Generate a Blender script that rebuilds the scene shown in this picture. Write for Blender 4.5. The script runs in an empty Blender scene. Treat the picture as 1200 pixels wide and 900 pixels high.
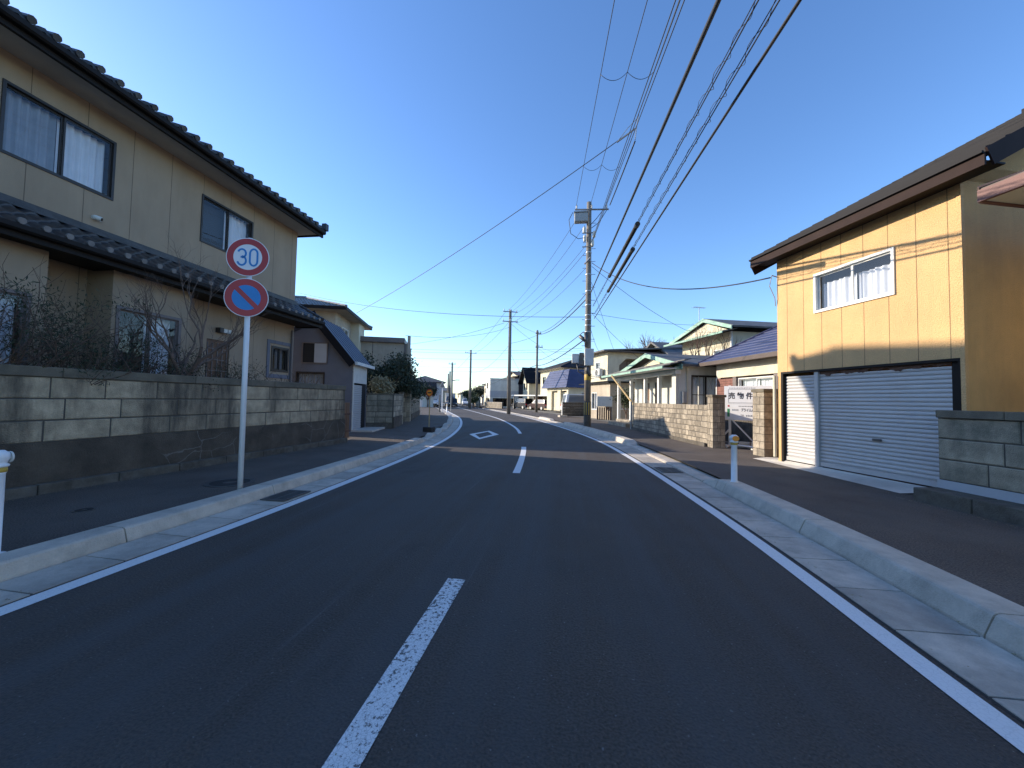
import bpy, bmesh, math, random
from mathutils import Vector, Matrix, noise
R = math.radians
scene = bpy.context.scene
col = scene.collection
rnd = random.Random(7)

# ------------------------------------------------------------------ materials
def new_mat(name):
    m = bpy.data.materials.new(name); m.use_nodes = True
    nt = m.node_tree; nt.nodes.clear()
    out = nt.nodes.new('ShaderNodeOutputMaterial')
    p = nt.nodes.new('ShaderNodeBsdfPrincipled')
    nt.links.new(p.outputs[0], out.inputs[0])
    return m, nt, p, out
def N(nt, t, **kw):
    n = nt.nodes.new(t)
    for k, v in kw.items():
        if k in n.inputs: n.inputs[k].default_value = v
        else: setattr(n, k, v)
    return n
def ramp(nt, fac, stops):
    r = nt.nodes.new('ShaderNodeValToRGB'); e = r.color_ramp.elements
    while len(e) < len(stops): e.new(.5)
    for i, (p, c) in enumerate(stops):
        e[i].position = p; e[i].color = (c, c, c, 1) if isinstance(c, (int, float)) else (*c, 1)
    nt.links.new(fac, r.inputs[0]); return r.outputs[0]
def mixc(nt, fac, a, b, mode='MIX'):
    m = nt.nodes.new('ShaderNodeMix'); m.data_type = 'RGBA'; m.blend_type = mode
    for s, v in ((m.inputs[0], fac), (m.inputs[6], a), (m.inputs[7], b)):
        if hasattr(v, 'is_linked'): nt.links.new(v, s)
        elif isinstance(v, (int, float)): s.default_value = v
        else: s.default_value = (*v, 1)
    return m.outputs[2]
def tint(c, k): return tuple(min(1, x * k) for x in c)

def mat(name, c, rough=.7, var=.25, scale=3., fine=60., bump=.15, dirt=None, dirt_amt=.5, dirt_scale=1.2, streak=False,
        metal=0., fv=.5, joints=None, speck=None, hj=None, spec=.5, attr=False, lo=.45, hi=.7):
    m, nt, p, out = new_mat(name)
    tc = N(nt, 'ShaderNodeTexCoord')
    co = tc.outputs['Object']
    n1 = N(nt, 'ShaderNodeTexNoise', Scale=scale, Detail=6., Roughness=.6); nt.links.new(co, n1.inputs['Vector'])
    n2 = N(nt, 'ShaderNodeTexNoise', Scale=fine, Detail=3.); nt.links.new(co, n2.inputs['Vector'])
    cc = mixc(nt, ramp(nt, n1.outputs[0], [(.3, 0.), (.7, 1.)]), tint(c, 1 - var), tint(c, 1 + var))
    cc = mixc(nt, ramp(nt, n2.outputs[0], [(.3, 0.), (.7, 1.)]), mixc(nt, 1., cc, (1 - min(.9, var * fv),) * 3, 'MULTIPLY'), mixc(nt, 1., cc, (1 + max(0, fv - .5) * var,) * 3, 'MULTIPLY'))
    if attr:
        a = N(nt, 'ShaderNodeAttribute', attribute_name='tone')
        cc = mixc(nt, 1., cc, a.outputs['Color'], 'MULTIPLY')
    if speck:
        v = N(nt, 'ShaderNodeTexNoise', Scale=speck[0], Detail=1.); nt.links.new(co, v.inputs['Vector'])
        cc = mixc(nt, ramp(nt, v.outputs[0], [(speck[2], 0.), (speck[2] + .05, 1.)]), cc, speck[1])
    if dirt:
        mp = N(nt, 'ShaderNodeMapping'); nt.links.new(co, mp.inputs[0])
        mp.inputs['Scale'].default_value = (1, 1, .22) if streak else (1, 1, 1)
        n3 = N(nt, 'ShaderNodeTexNoise', Scale=dirt_scale, Detail=8., Roughness=.7); nt.links.new(mp.outputs[0], n3.inputs['Vector'])
        f = ramp(nt, n3.outputs[0], [(lo, 0.), (hi, dirt_amt)])
        cc = mixc(nt, f, cc, dirt)
    h = n2.outputs[0]
    b = N(nt, 'ShaderNodeBump', Strength=bump, Distance=.02); nt.links.new(h, b.inputs['Height'])
    last = b
    for spec_j, axis in ((joints, 0), (hj, 2)):
        if not spec_j: continue
        sp, wd, off = spec_j[:3]
        s = N(nt, 'ShaderNodeSeparateXYZ'); nt.links.new(co, s.inputs[0])
        ad = N(nt, 'ShaderNodeMath', operation='ADD'); nt.links.new(s.outputs[axis], ad.inputs[0]); ad.inputs[1].default_value = off + 1000 * sp
        mo = N(nt, 'ShaderNodeMath', operation='MODULO'); nt.links.new(ad.outputs[0], mo.inputs[0]); mo.inputs[1].default_value = sp
        lt = N(nt, 'ShaderNodeMath', operation='LESS_THAN'); nt.links.new(mo.outputs[0], lt.inputs[0]); lt.inputs[1].default_value = wd
        cc = mixc(nt, lt.outputs[0], cc, mixc(nt, 1., cc, (spec_j[3],) * 3, 'MULTIPLY'))
        b2 = N(nt, 'ShaderNodeBump', Strength=.8, Distance=.01, invert=True); nt.links.new(lt.outputs[0], b2.inputs['Height'])
        nt.links.new(last.outputs[0], b2.inputs['Normal']); last = b2
    nt.links.new(cc, p.inputs['Base Color'])
    nt.links.new(last.outputs[0], p.inputs['Normal'])
    p.inputs['Roughness'].default_value = rough; p.inputs['Metallic'].default_value = metal
    p.inputs['Specular IOR Level'].default_value = spec
    return m

M = {}
M['asphalt'] = mat('asphalt_road', (.072, .054, .041), .84, .22, .6, 70, 1.0, fv=2.8, dirt=(.070, .067, .064), dirt_amt=.5, dirt_scale=.5, speck=(48, (.20, .19, .18), .715))
def add_wear(m):
    nt = m.node_tree; p = nt.nodes['Principled BSDF']; src = p.inputs['Base Color'].links[0].from_socket
    tc = N(nt, 'ShaderNodeTexCoord'); mp = N(nt, 'ShaderNodeMapping'); nt.links.new(tc.outputs['Object'], mp.inputs[0]); mp.inputs['Scale'].default_value = (2.2, .07, 1); mp.inputs['Rotation'].default_value = (0, 0, R(-3))
    n = N(nt, 'ShaderNodeTexNoise', Scale=1.0, Detail=5., Roughness=.6); nt.links.new(mp.outputs[0], n.inputs['Vector'])
    nt.links.new(mixc(nt, ramp(nt, n.outputs[0], [(.35, 0.), (.72, .75)]), src, (.078, .078, .080)), p.inputs['Base Color'])
def add_scuffs(m, sc, rot, thr, c):
    nt = m.node_tree; p = nt.nodes['Principled BSDF']; src = p.inputs['Base Color'].links[0].from_socket
    tc = N(nt, 'ShaderNodeTexCoord'); mp = N(nt, 'ShaderNodeMapping'); nt.links.new(tc.outputs['Object'], mp.inputs[0]); mp.inputs['Scale'].default_value = sc; mp.inputs['Rotation'].default_value = (0, 0, R(rot))
    n = N(nt, 'ShaderNodeTexNoise', Scale=1.0, Detail=8., Roughness=.7); nt.links.new(mp.outputs[0], n.inputs['Vector'])
    nt.links.new(mixc(nt, ramp(nt, n.outputs[0], [(thr, 0.), (thr + .08, .6)]), src, c), p.inputs['Base Color'])
def add_cracks(m, scale, width, c, thr=.5):
    nt = m.node_tree; p = nt.nodes['Principled BSDF']; src = p.inputs['Base Color'].links[0].from_socket
    tc = N(nt, 'ShaderNodeTexCoord'); nz = N(nt, 'ShaderNodeTexNoise', Scale=2.5, Detail=5.); nt.links.new(tc.outputs['Object'], nz.inputs['Vector'])
    ds = mixc(nt, .18, tc.outputs['Object'], nz.outputs['Color'])
    v = N(nt, 'ShaderNodeTexVoronoi', Scale=scale, feature='DISTANCE_TO_EDGE'); nt.links.new(ds, v.inputs['Vector'])
    mk = N(nt, 'ShaderNodeTexNoise', Scale=.9, Detail=2.); nt.links.new(tc.outputs['Object'], mk.inputs['Vector'])
    f = mixc(nt, 1., ramp(nt, v.outputs['Distance'], [(width * .4, 1.), (width, 0.)]), ramp(nt, mk.outputs[0], [(thr, 0.), (thr + .08, 1.)]), 'MULTIPLY')
    nt.links.new(mixc(nt, f, src, c), p.inputs['Base Color'])
add_wear(M['asphalt']); add_scuffs(M['asphalt'], (9, .22, 1), -4, .62, (.12, .115, .11)); add_scuffs(M['asphalt'], (.5, .3, 1), 20, .60, (.034, .030, .027))

M['asphalt_side'] = mat('asphalt_pavement', (.108, .085, .069), .9, .25, 1.1, 70, 1.0, fv=2.4, dirt=(.12, .11, .10), dirt_amt=.6, dirt_scale=.8, speck=(70, (.18, .17, .16), .70))
M['ground'] = mat('ground_soil', (.13, .12, .10), .95, .3, .4, 30, .4, dirt=(.09, .10, .05), dirt_amt=.6, dirt_scale=.2)
M['yard'] = mat('yard_gravel', (.20, .185, .16), .95, .3, .8, 120, .6, dirt=(.12, .12, .08), dirt_amt=.6)
M['kerb'] = mat('kerb_concrete', (.58, .51, .42), .85, .16, 2.5, 90, .4, dirt=(.20, .185, .155), dirt_amt=.45, dirt_scale=3.5)
M['gutter'] = mat('gutter_concrete', (.54, .475, .395), .85, .2, 2., 80, .4, dirt=(.19, .175, .15), dirt_amt=.6, dirt_scale=2.2, attr=True)
M['joint'] = mat('joint_dark', (.05, .05, .048), .9, .3, 5, 80, .2)
M['slab'] = mat('driveway_concrete', (.56, .52, .46), .85, .12, 1.5, 120, .2, dirt=(.28, .27, .24), dirt_amt=.6)
M['block'] = mat('wall_block_left', (.47, .375, .25), .9, .3, 5, 60, .9, dirt=(.085, .07, .052), dirt_amt=.93, dirt_scale=1.3, streak=True, attr=True, lo=.44, hi=.62)
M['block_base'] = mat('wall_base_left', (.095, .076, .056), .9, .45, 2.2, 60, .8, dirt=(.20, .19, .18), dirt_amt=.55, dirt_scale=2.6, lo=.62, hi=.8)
M['coping'] = mat('coping_left', (.17, .145, .105), .9, .3, 3, 90, .5, dirt=(.05, .055, .045), dirt_amt=.6)
M['block_r'] = mat('wall_block_right', (.42, .36, .26), .9, .3, 3.5, 80, .6, dirt=(.07, .08, .06), dirt_amt=.8, dirt_scale=2.2, attr=True)
M['block_far'] = mat('wall_block_rough', (.38, .325, .25), .92, .35, 7, 30, 1.0, dirt=(.13, .11, .085), dirt_amt=.85, dirt_scale=1.7, streak=True, attr=True)
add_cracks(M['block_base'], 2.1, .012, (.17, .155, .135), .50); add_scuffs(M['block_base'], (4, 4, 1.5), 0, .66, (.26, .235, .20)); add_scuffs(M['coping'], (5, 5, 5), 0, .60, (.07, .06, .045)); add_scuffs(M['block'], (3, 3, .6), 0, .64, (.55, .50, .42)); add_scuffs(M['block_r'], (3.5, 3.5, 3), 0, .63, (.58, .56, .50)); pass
M['mortar'] = mat('mortar', (.085, .078, .066), .95, .2, 5, 80, .3)
M['footing'] = mat('footing_dark', (.105, .09, .07), .92, .35, 4, 70, .7, dirt=(.2, .19, .17), dirt_amt=.4, dirt_scale=5)
M['siding_l'] = mat('siding_beige', (.355, .27, .185), .8, .07, 1.2, 130, .35, joints=(.79, .012, .37, .45), dirt=(.27, .20, .135), dirt_amt=.7, dirt_scale=1.6, streak=True)
M['siding_r'] = mat('siding_ochre', (.67, .42, .19), .75, .10, 1.4, 55, 1.0, fv=1.3, joints=(.435, .012, .15, .4), dirt=(.50, .31, .15), dirt_amt=.5, dirt_scale=1.6, streak=True)
M['siding_side'] = mat('siding_ochre_side', (.70, .43, .17), .75, .12, 1.4, 70, .9, joints=(.455, .010, .1, .5), dirt=(.42, .26, .11), dirt_amt=.6, dirt_scale=1.0, streak=True)
M['siding_purple'] = mat('siding_mauve', (.15, .155, .185), .8, .12, 1.2, 90, .3, joints=(.3, .02, .1, .6))
M['cream'] = mat('render_cream', (.62, .57, .43), .85, .1, 1.5, 90, .3, dirt=(.45, .41, .31), dirt_amt=.5, streak=True)
M['render_w'] = mat('render_white', (.64, .63, .57), .85, .1, 1.5, 60, .3, dirt=(.42, .40, .35), dirt_amt=.6, dirt_scale=1.5, streak=True)
M['render_tan'] = mat('render_tan', (.42, .36, .28), .85, .15, 1.5, 60, .3, dirt=(.28, .24, .19), dirt_amt=.6, streak=True)
M['render_grey'] = mat('render_grey', (.42, .43, .45), .8, .08, 1.5, 60, .2)
M['brown_brick'] = mat('brick_brown', (.22, .10, .08), .85, .25, 6, 60, .4, hj=(.1, .014, 0, .45), joints=(.3, .012, 0, .6))
M['soffit_l'] = mat('soffit_beige', (.46, .42, .36), .8, .08, 2, 60, .1)
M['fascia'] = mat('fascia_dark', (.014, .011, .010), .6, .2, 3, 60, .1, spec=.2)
M['fascia_r'] = mat('fascia_umber', (.030, .017, .015), .7, .2, 3, 60, .1, spec=.15)
M['roof_slate'] = mat('roof_slate', (.075, .085, .12), .45, .2, 2.5, 50, .1)
M['fascia_brown'] = mat('fascia_redbrown', (.14, .055, .045), .6, .15, 3, 60, .15)
M['tile'] = mat('kawara_black', (.026, .026, .030), .42, .25, 4, 50, .2, dirt=(.10, .10, .10), dirt_amt=.4, dirt_scale=4)
M['tile_end'] = mat('kawara_end_grey', (.20, .195, .195), .4, .2, 6, 50, .2)
M['tile_grey'] = mat('kawara_grey', (.16, .16, .16), .45, .25, 3, 40, .3, dirt=(.3, .3, .29), dirt_amt=.5, dirt_scale=3)
M['roof_dark'] = mat('roof_dark_metal', (.010, .010, .013), .6, .2, 2, 50, .1, spec=.15)
M['roof_blue'] = mat('roof_blue_metal', (.045, .052, .12), .42, .2, 2.5, 50, .1, dirt=(.10, .10, .15), dirt_amt=.5)
M['roof_grey'] = mat('roof_grey', (.11, .11, .115), .7, .3, 2, 50, .2, dirt=(.2, .18, .15), dirt_amt=.6, dirt_scale=1.5)
M['roof_brown'] = mat('roof_brown', (.08, .055, .045), .6, .2, 2, 50, .2)
M['green_trim'] = mat('trim_mint', (.25, .42, .33), .65, .15, 4, 60, .1, dirt=(.45, .5, .44), dirt_amt=.4, dirt_scale=4)
M['white_trim'] = mat('trim_white', (.72, .72, .69), .55, .08, 4, 60, .1, dirt=(.5, .5, .46), dirt_amt=.35, dirt_scale=3)
M['white_gloss'] = mat('paint_white', (.80, .81, .82), .35, .04, 3, 60, .03, dirt=(.6, .6, .58), dirt_amt=.3, dirt_scale=4)
M['alu_dark'] = mat('alu_bronze', (.035, .030, .028), .4, .15, 3, 60, .05, metal=.3)
M['alu_grey'] = mat('alu_grey', (.16, .13, .12), .45, .15, 3, 60, .05)
M['black'] = mat('black_void', (.012, .012, .013), .8, .1, 3, 60, .05)
M['rubber'] = mat('rubber_black', (.02, .02, .02), .75, .2, 6, 60, .1)
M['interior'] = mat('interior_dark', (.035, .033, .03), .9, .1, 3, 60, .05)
M['curtain'] = mat('curtain_white', (.72, .73, .75), .9, .06, 4, 90, .1)
M['curtain_grey'] = mat('curtain_grey', (.30, .32, .35), .9, .1, 4, 90, .1)
M['shutter'] = mat('shutter_pale', (.46, .45, .44), .5, .05, 2, 90, .05, dirt=(.36, .26, .20), dirt_amt=.35, dirt_scale=1.3, streak=True, lo=.55, hi=.8)
M['rust'] = mat('rust_brown', (.11, .055, .035), .8, .4, 6, 60, .3)
M['pole_conc'] = mat('pole_concrete', (.20, .18, .155), .85, .15, 2, 90, .25, dirt=(.13, .11, .09), dirt_amt=.6, streak=True)
M['steel'] = mat('steel_galv', (.36, .37, .38), .45, .15, 4, 60, .05, metal=.6)
M['steel_dark'] = mat('steel_dark', (.10, .10, .10), .5, .2, 4, 60, .05, metal=.4)
M['cable'] = mat('cable_black', (.018, .018, .020), .55, .1, 4, 60, .05)
M['insul'] = mat('insulator_white', (.6, .6, .58), .3, .05, 4, 60, .02)
M['grey_box'] = mat('box_grey', (.33, .34, .34), .5, .1, 4, 60, .05)
M['white_box'] = mat('box_offwhite', (.62, .62, .58), .5, .1, 4, 60, .05)
M['yellow'] = mat('wrap_yellow', (.55, .36, .06), .6, .2, 5, 60, .1)
M['orange'] = mat('reflector_orange', (.85, .30, .03), .35, .08, 5, 60, .02)
M['sign_white'] = mat('sign_white', (.78, .79, .82), .4, .03, 4, 60, .01)
M['sign_red'] = mat('sign_red', (.42, .03, .035), .4, .06, 4, 60, .01)
M['sign_blue'] = mat('sign_blue', (.015, .22, .56), .4, .06, 4, 60, .01)
M['ink'] = mat('ink_dark', (.03, .03, .045), .5, .05, 4, 60, .01)
M['ink_grey'] = mat('ink_grey', (.22, .23, .26), .5, .05, 4, 60, .01)
M['green_mark'] = mat('ink_green', (.05, .25, .12), .5, .05, 4, 60, .01)
M['wood'] = mat('wood_pale', (.45, .33, .16), .8, .2, 4, 40, .2)
M['brown'] = mat('door_brown', (.14, .07, .035), .6, .25, 3, 50, .1)
M['bark'] = mat('bark_grey', (.18, .125, .10), .9, .3, 8, 60, .6)
M['twig'] = mat('twig_brown', (.12, .078, .058), .9, .3, 8, 60, .4)
M['leaf'] = mat('leaf_dark', (.030, .046, .020), .7, .5, 5, 30, .1)
M['leaf_b'] = mat('leaf_mid', (.05, .075, .03), .65, .5, 4, 30, .1)
M['leaf_dry'] = mat('leaf_dry', (.30, .26, .15), .85, .4, 4, 30, .1)
M['car_white'] = mat('car_white', (.78, .79, .8), .25, .02, 2, 60, .0)
M['car_dark'] = mat('car_dark', (.03, .03, .035), .25, .05, 2, 60, .0)
M['car_red'] = mat('car_maroon', (.05, .022, .022), .25, .05, 2, 60, .0)
M['lamp_red'] = mat('lamp_red', (.5, .02, .02), .3, .05, 2, 60, .0)
M['carport_roof'] = mat('carport_roof', (.62, .62, .60), .5, .05, 2, 60, .05)

def paint(name, wear, sc, ck=.55, wc=(.74, .74, .73)):
    m, nt, p, out = new_mat(name)
    tc = N(nt, 'ShaderNodeTexCoord'); co = tc.outputs['Object']
    a = N(nt, 'ShaderNodeTexNoise', Scale=sc, Detail=7., Roughness=.75); nt.links.new(co, a.inputs['Vector'])
    b = N(nt, 'ShaderNodeTexNoise', Scale=.9, Detail=3.); nt.links.new(co, b.inputs['Vector'])
    v = N(nt, 'ShaderNodeTexVoronoi', Scale=sc * 1.3, feature='DISTANCE_TO_EDGE'); nt.links.new(co, v.inputs['Vector'])
    s = N(nt, 'ShaderNodeMath', operation='MULTIPLY_ADD'); nt.links.new(b.outputs[0], s.inputs[0]); s.inputs[1].default_value = .35; nt.links.new(a.outputs[0], s.inputs[2])
    f = ramp(nt, s.outputs[0], [(wear, 0.), (wear + .05, 1.)])
    crack = ramp(nt, v.outputs['Distance'], [(.02, ck), (.07, 1.)])
    c = mixc(nt, f, wc, (.10, .095, .09))
    c = mixc(nt, 1., c, crack, 'MULTIPLY')
    nt.links.new(c, p.inputs['Base Color']); p.inputs['Roughness'].default_value = .75
    bm_ = N(nt, 'ShaderNodeBump', Strength=.4, Distance=.01); nt.links.new(a.outputs[0], bm_.inputs['Height']); nt.links.new(bm_.outputs[0], p.inputs['Normal'])
    return m
M['paint'] = paint('line_paint', .90, 26, .88)
M['paint_worn'] = paint('line_paint_worn', .70, 38, .7)

def glass(name, refl=.55, c=(.9, .92, .95)):
    m = bpy.data.materials.new(name); m.use_nodes = True; nt = m.node_tree; nt.nodes.clear()
    out = nt.nodes.new('ShaderNodeOutputMaterial')
    tr = N(nt, 'ShaderNodeBsdfTransparent'); tr.inputs[0].default_value = (*c, 1)
    gl = N(nt, 'ShaderNodeBsdfGlossy'); gl.inputs['Roughness'].default_value = .02
    tc = N(nt, 'ShaderNodeTexCoord'); n = N(nt, 'ShaderNodeTexNoise', Scale=1.6, Detail=1.); nt.links.new(tc.outputs['Object'], n.inputs['Vector'])
    b = N(nt, 'ShaderNodeBump', Strength=.10, Distance=.02); nt.links.new(n.outputs[0], b.inputs['Height']); nt.links.new(b.outputs[0], gl.inputs['Normal'])
    lw0 = N(nt, 'ShaderNodeLayerWeight', Blend=.5); lw = N(nt, 'ShaderNodeMath', operation='POWER'); nt.links.new(lw0.outputs['Facing'], lw.inputs[0]); lw.inputs[1].default_value = 3.
    mu = N(nt, 'ShaderNodeMath', operation='MULTIPLY_ADD'); nt.links.new(lw.outputs[0], mu.inputs[0]); mu.inputs[1].default_value = refl; mu.inputs[2].default_value = .06
    mu.use_clamp = True
    mx = N(nt, 'ShaderNodeMixShader'); nt.links.new(mu.outputs[0], mx.inputs[0]); nt.links.new(tr.outputs[0], mx.inputs[1]); nt.links.new(gl.outputs[0], mx.inputs[2])
    nt.links.new(mx.outputs[0], out.inputs[0]); return m
M['glass'] = glass('window_glass')
M['glass_dark'] = glass('window_glass_dark', c=(.5, .52, .55))

# ------------------------------------------------------------------ mesh builder
class MB:
    def __init__(s): s.v = []; s.f = []; s.tone = None; s.tones = []
    def add(s, vs, fs, tone=None):
        o = len(s.v); s.v += [tuple(v) for v in vs]; s.f += [tuple(o + i for i in f) for f in fs]
        s.tones += [tone if tone is not None else 1.0] * len(fs); return s
    def box(s, x0, x1, y0, y1, z0, z1, tone=None):
        if x0 > x1: x0, x1 = x1, x0
        if y0 > y1: y0, y1 = y1, y0
        v = [(x0, y0, z0), (x1, y0, z0), (x1, y1, z0), (x0, y1, z0), (x0, y0, z1), (x1, y0, z1), (x1, y1, z1), (x0, y1, z1)]
        return s.add(v, [(3, 2, 1, 0), (4, 5, 6, 7), (0, 1, 5, 4), (1, 2, 6, 5), (2, 3, 7, 6), (3, 0, 4, 7)], tone)
    def cbox(s, x0, x1, y0, y1, z0, z1, c=.01, tone=None):
        """box whose -y face is chamfered (a block face)"""
        v = [(x0, y1, z0), (x1, y1, z0), (x1, y1, z1), (x0, y1, z1), (x0, y0 + c, z0), (x1, y0 + c, z0), (x1, y0 + c, z1), (x0, y0 + c, z1),
             (x0 + c, y0, z0 + c), (x1 - c, y0, z0 + c), (x1 - c, y0, z1 - c), (x0 + c, y0, z1 - c)]
        f = [(0, 3, 2, 1), (4, 5, 1, 0), (5, 6, 2, 1), (6, 7, 3, 2), (7, 4, 0, 3), (8, 9, 5, 4), (9, 10, 6, 5), (10, 11, 7, 6), (11, 8, 4, 7), (8, 11, 10, 9)]
        return s.add(v, f, tone)
    def prism(s, poly, axis, a, b, tone=None):
        """extrude 2D poly along axis from a to b. axis x: poly=(y,z); y: (x,z); z: (x,y)"""
        def P(p, t): return (t, p[0], p[1]) if axis == 'x' else ((p[0], t, p[1]) if axis == 'y' else (p[0], p[1], t))
        n = len(poly); v = [P(p, a) for p in poly] + [P(p, b) for p in poly]
        f = [tuple(range(n - 1, -1, -1)), tuple(range(n, 2 * n))] + [(i, (i + 1) % n, n + (i + 1) % n, n + i) for i in range(n)]
        return s.add(v, f, tone)
    def quad(s, a, b, c, d, tone=None): return s.add([a, b, c, d], [(0, 1, 2, 3)], tone)
    def slab4(s, a, b, c, d, t):
        """quad with thickness t downward (along its normal)"""
        A, B, C, D = map(Vector, (a, b, c, d)); n = (B - A).cross(D - A).normalized() * t
        return s.add([A, B, C, D, A - n, B - n, C - n, D - n], [(0, 1, 2, 3), (7, 6, 5, 4), (0, 4, 5, 1), (1, 5, 6, 2), (2, 6, 7, 3), (3, 7, 4, 0)])
    def tube(s, pts, r, n=6, caps=True):
        pts = [Vector(p) for p in pts]; rs = r if isinstance(r, (list, tuple)) else [r] * len(pts)
        o = len(s.v); prev = None
        for i, p in enumerate(pts):
            d = (pts[min(i + 1, len(pts) - 1)] - pts[max(i - 1, 0)])
            d = d.normalized() if d.length > 1e-9 else Vector((0, 0, 1))
            if prev is None: a = d.cross(Vector((0, 0, 1)) if abs(d.z) < .9 else Vector((1, 0, 0))).normalized()
            else: a = (prev - d * prev.dot(d)).normalized()
            prev = a; b = d.cross(a)
            for k in range(n):
                t = 2 * math.pi * k / n; s.v.append(tuple(p + (a * math.cos(t) + b * math.sin(t)) * rs[i]))
        for i in range(len(pts) - 1):
            for k in range(n):
                s.f.append((o + i * n + k, o + i * n + (k + 1) % n, o + (i + 1) * n + (k + 1) % n, o + (i + 1) * n + k)); s.tones.append(1.)
        if caps:
            s.f.append(tuple(o + k for k in range(n - 1, -1, -1))); s.f.append(tuple(o + (len(pts) - 1) * n + k for k in range(n))); s.tones += [1., 1.]
        return s
    def lathe(s, prof, x=0, y=0, n=20):
        """prof [(r,z)] around vertical axis"""
        o = len(s.v)
        for r_, z in prof:
            for k in range(n): t = 2 * math.pi * k / n; s.v.append((x + r_ * math.cos(t), y + r_ * math.sin(t), z))
        for i in range(len(prof) - 1):
            for k in range(n): s.f.append((o + i * n + k, o + i * n + (k + 1) % n, o + (i + 1) * n + (k + 1) % n, o + (i + 1) * n + k)); s.tones.append(1.)
        s.f.append(tuple(o + k for k in range(n - 1, -1, -1))); s.f.append(tuple(o + (len(prof) - 1) * n + k for k in range(n))); s.tones += [1., 1.]
        return s
    def disc(s, c, r, t, nrm, n=40, r_in=0):
        """disc/ring of radius r thickness t around centre c, facing nrm"""
        nv = Vector(nrm).normalized(); a = nv.cross(Vector((0, 0, 1)) if abs(nv.z) < .9 else Vector((1, 0, 0))).normalized(); b = a.cross(nv); c = Vector(c)
        def ring(rad, off): return [c + (a * math.cos(2 * math.pi * k / n) + b * math.sin(2 * math.pi * k / n)) * rad + nv * off for k in range(n)]
        if r_in == 0:
            v = ring(r, 0) + ring(r, t); f = [tuple(range(n)), tuple(range(2 * n - 1, n - 1, -1))] + [(k, n + k, n + (k + 1) % n, (k + 1) % n) for k in range(n)]
        else:
            v = ring(r_in, 0) + ring(r, 0) + ring(r, t) + ring(r_in, t); f = []
            for k in range(n):
                k2 = (k + 1) % n
                for q in range(4): q2 = (q + 1) % 4; f.append((q * n + k, q * n + k2, q2 * n + k2, q2 * n + k))
        return s.add(v, f)
    def build(s, name, m, parent=None, smooth=False, bevel=0, recalc=True):
        me = bpy.data.meshes.new(name); me.from_pydata(s.v, [], s.f); me.update()
        if any(t != 1.0 for t in s.tones):
            at = me.color_attributes.new('tone', 'FLOAT_COLOR', 'CORNER'); i = 0
            for p_, t in zip(me.polygons, s.tones):
                c = t if isinstance(t, tuple) else (t, t, t)
                for _ in range(p_.loop_total): at.data[i].color = (*c, 1); i += 1
        elif m in (M['gutter'], M['block'], M['block_r'], M['block_far']):
            at = me.color_attributes.new('tone', 'FLOAT_COLOR', 'CORNER')
            for d in at.data: d.color = (1, 1, 1, 1)
        if recalc:
            bm = bmesh.new(); bm.from_mesh(me); bmesh.ops.recalc_face_normals(bm, faces=bm.faces); bm.to_mesh(me); bm.free()
        me.materials.append(m)
        if smooth: me.polygons.foreach_set('use_smooth', [True] * len(me.polygons))
        o = bpy.data.objects.new(name, me); col.objects.link(o)
        if parent: o.parent = parent
        if bevel:
            b = o.modifiers.new('b', 'BEVEL'); b.width = bevel; b.segments = 2; b.limit_method = 'ANGLE'; b.angle_limit = R(40)
        return o
def tag(o, label=None, cat=None, group=None, kind=None):
    if label: o['label'] = label
    if cat: o['category'] = cat
    if group: o['group'] = group
    if kind: o['kind'] = kind
    return o
def thing(name, label, cat, loc=(0, 0, 0), rz=0, group=None):
    o = bpy.data.objects.new(name, None); o.empty_display_size = .2; col.objects.link(o)
    o.location = loc; o.rotation_euler = (0, 0, rz); return tag(o, label, cat, group)
def struct(name, mb, m, **k): return tag(mb.build(name, m, **k), kind='structure')
def copy_tree(o, parent=None):
    c = o.copy(); col.objects.link(c); c.parent = parent
    for ch in o.children: copy_tree(ch, c)
    return c

# ------------------------------------------------------------------ camera
F_PX = 455.
def cam_axes(yaw, pitch, roll):
    y, p, r = map(R, (yaw, pitch, roll))
    F = Vector((-math.sin(y) * math.cos(p), math.cos(y) * math.cos(p), math.sin(p)))
    r0 = Vector((math.cos(y), math.sin(y), 0)); u0 = r0.cross(F)
    return r0 * math.cos(r) + u0 * math.sin(r), u0 * math.cos(r) - r0 * math.sin(r), F
Rv, Uv, Fv = cam_axes(7.9, 2.3, 1.1)
cd = bpy.data.cameras.new('camera'); cam = bpy.data.objects.new('camera', cd); col.objects.link(cam)
cd.sensor_width = 36; cd.lens = F_PX / 1200 * 36; cd.clip_start = .05; cd.clip_end = 5000
cam.matrix_world = Matrix(((Rv.x, Uv.x, -Fv.x, 0), (Rv.y, Uv.y, -Fv.y, 0), (Rv.z, Uv.z, -Fv.z, 1.5), (0, 0, 0, 1)))
scene.camera = cam

# ------------------------------------------------------------------ light
SUN_EL = R(19.1); TRAVEL = R(-9.5)
sun_from = Vector((-math.cos(TRAVEL) * math.cos(SUN_EL), -math.sin(TRAVEL) * math.cos(SUN_EL), math.sin(SUN_EL)))
sl = bpy.data.lights.new('sun', 'SUN'); sl.energy = 3.3; sl.angle = R(.53); sl.color = (1, .87, .70)
so = bpy.data.objects.new('sun', sl); col.objects.link(so); so.location = sun_from * 100
so.rotation_euler = sun_from.to_track_quat('Z', 'Y').to_euler()
w = bpy.data.worlds.new('World'); scene.world = w; w.use_nodes = True
nt = w.node_tree; bg = nt.nodes['Background']
sky = nt.nodes.new('ShaderNodeTexSky'); sky.sky_type = 'NISHITA'; sky.sun_disc = False
sky.sun_elevation = SUN_EL; sky.sun_rotation = math.atan2(sun_from.x, sun_from.y)
sky.altitude = 0; sky.air_density = 1.0; sky.dust_density = .25; sky.ozone_density = 3.6
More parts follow.
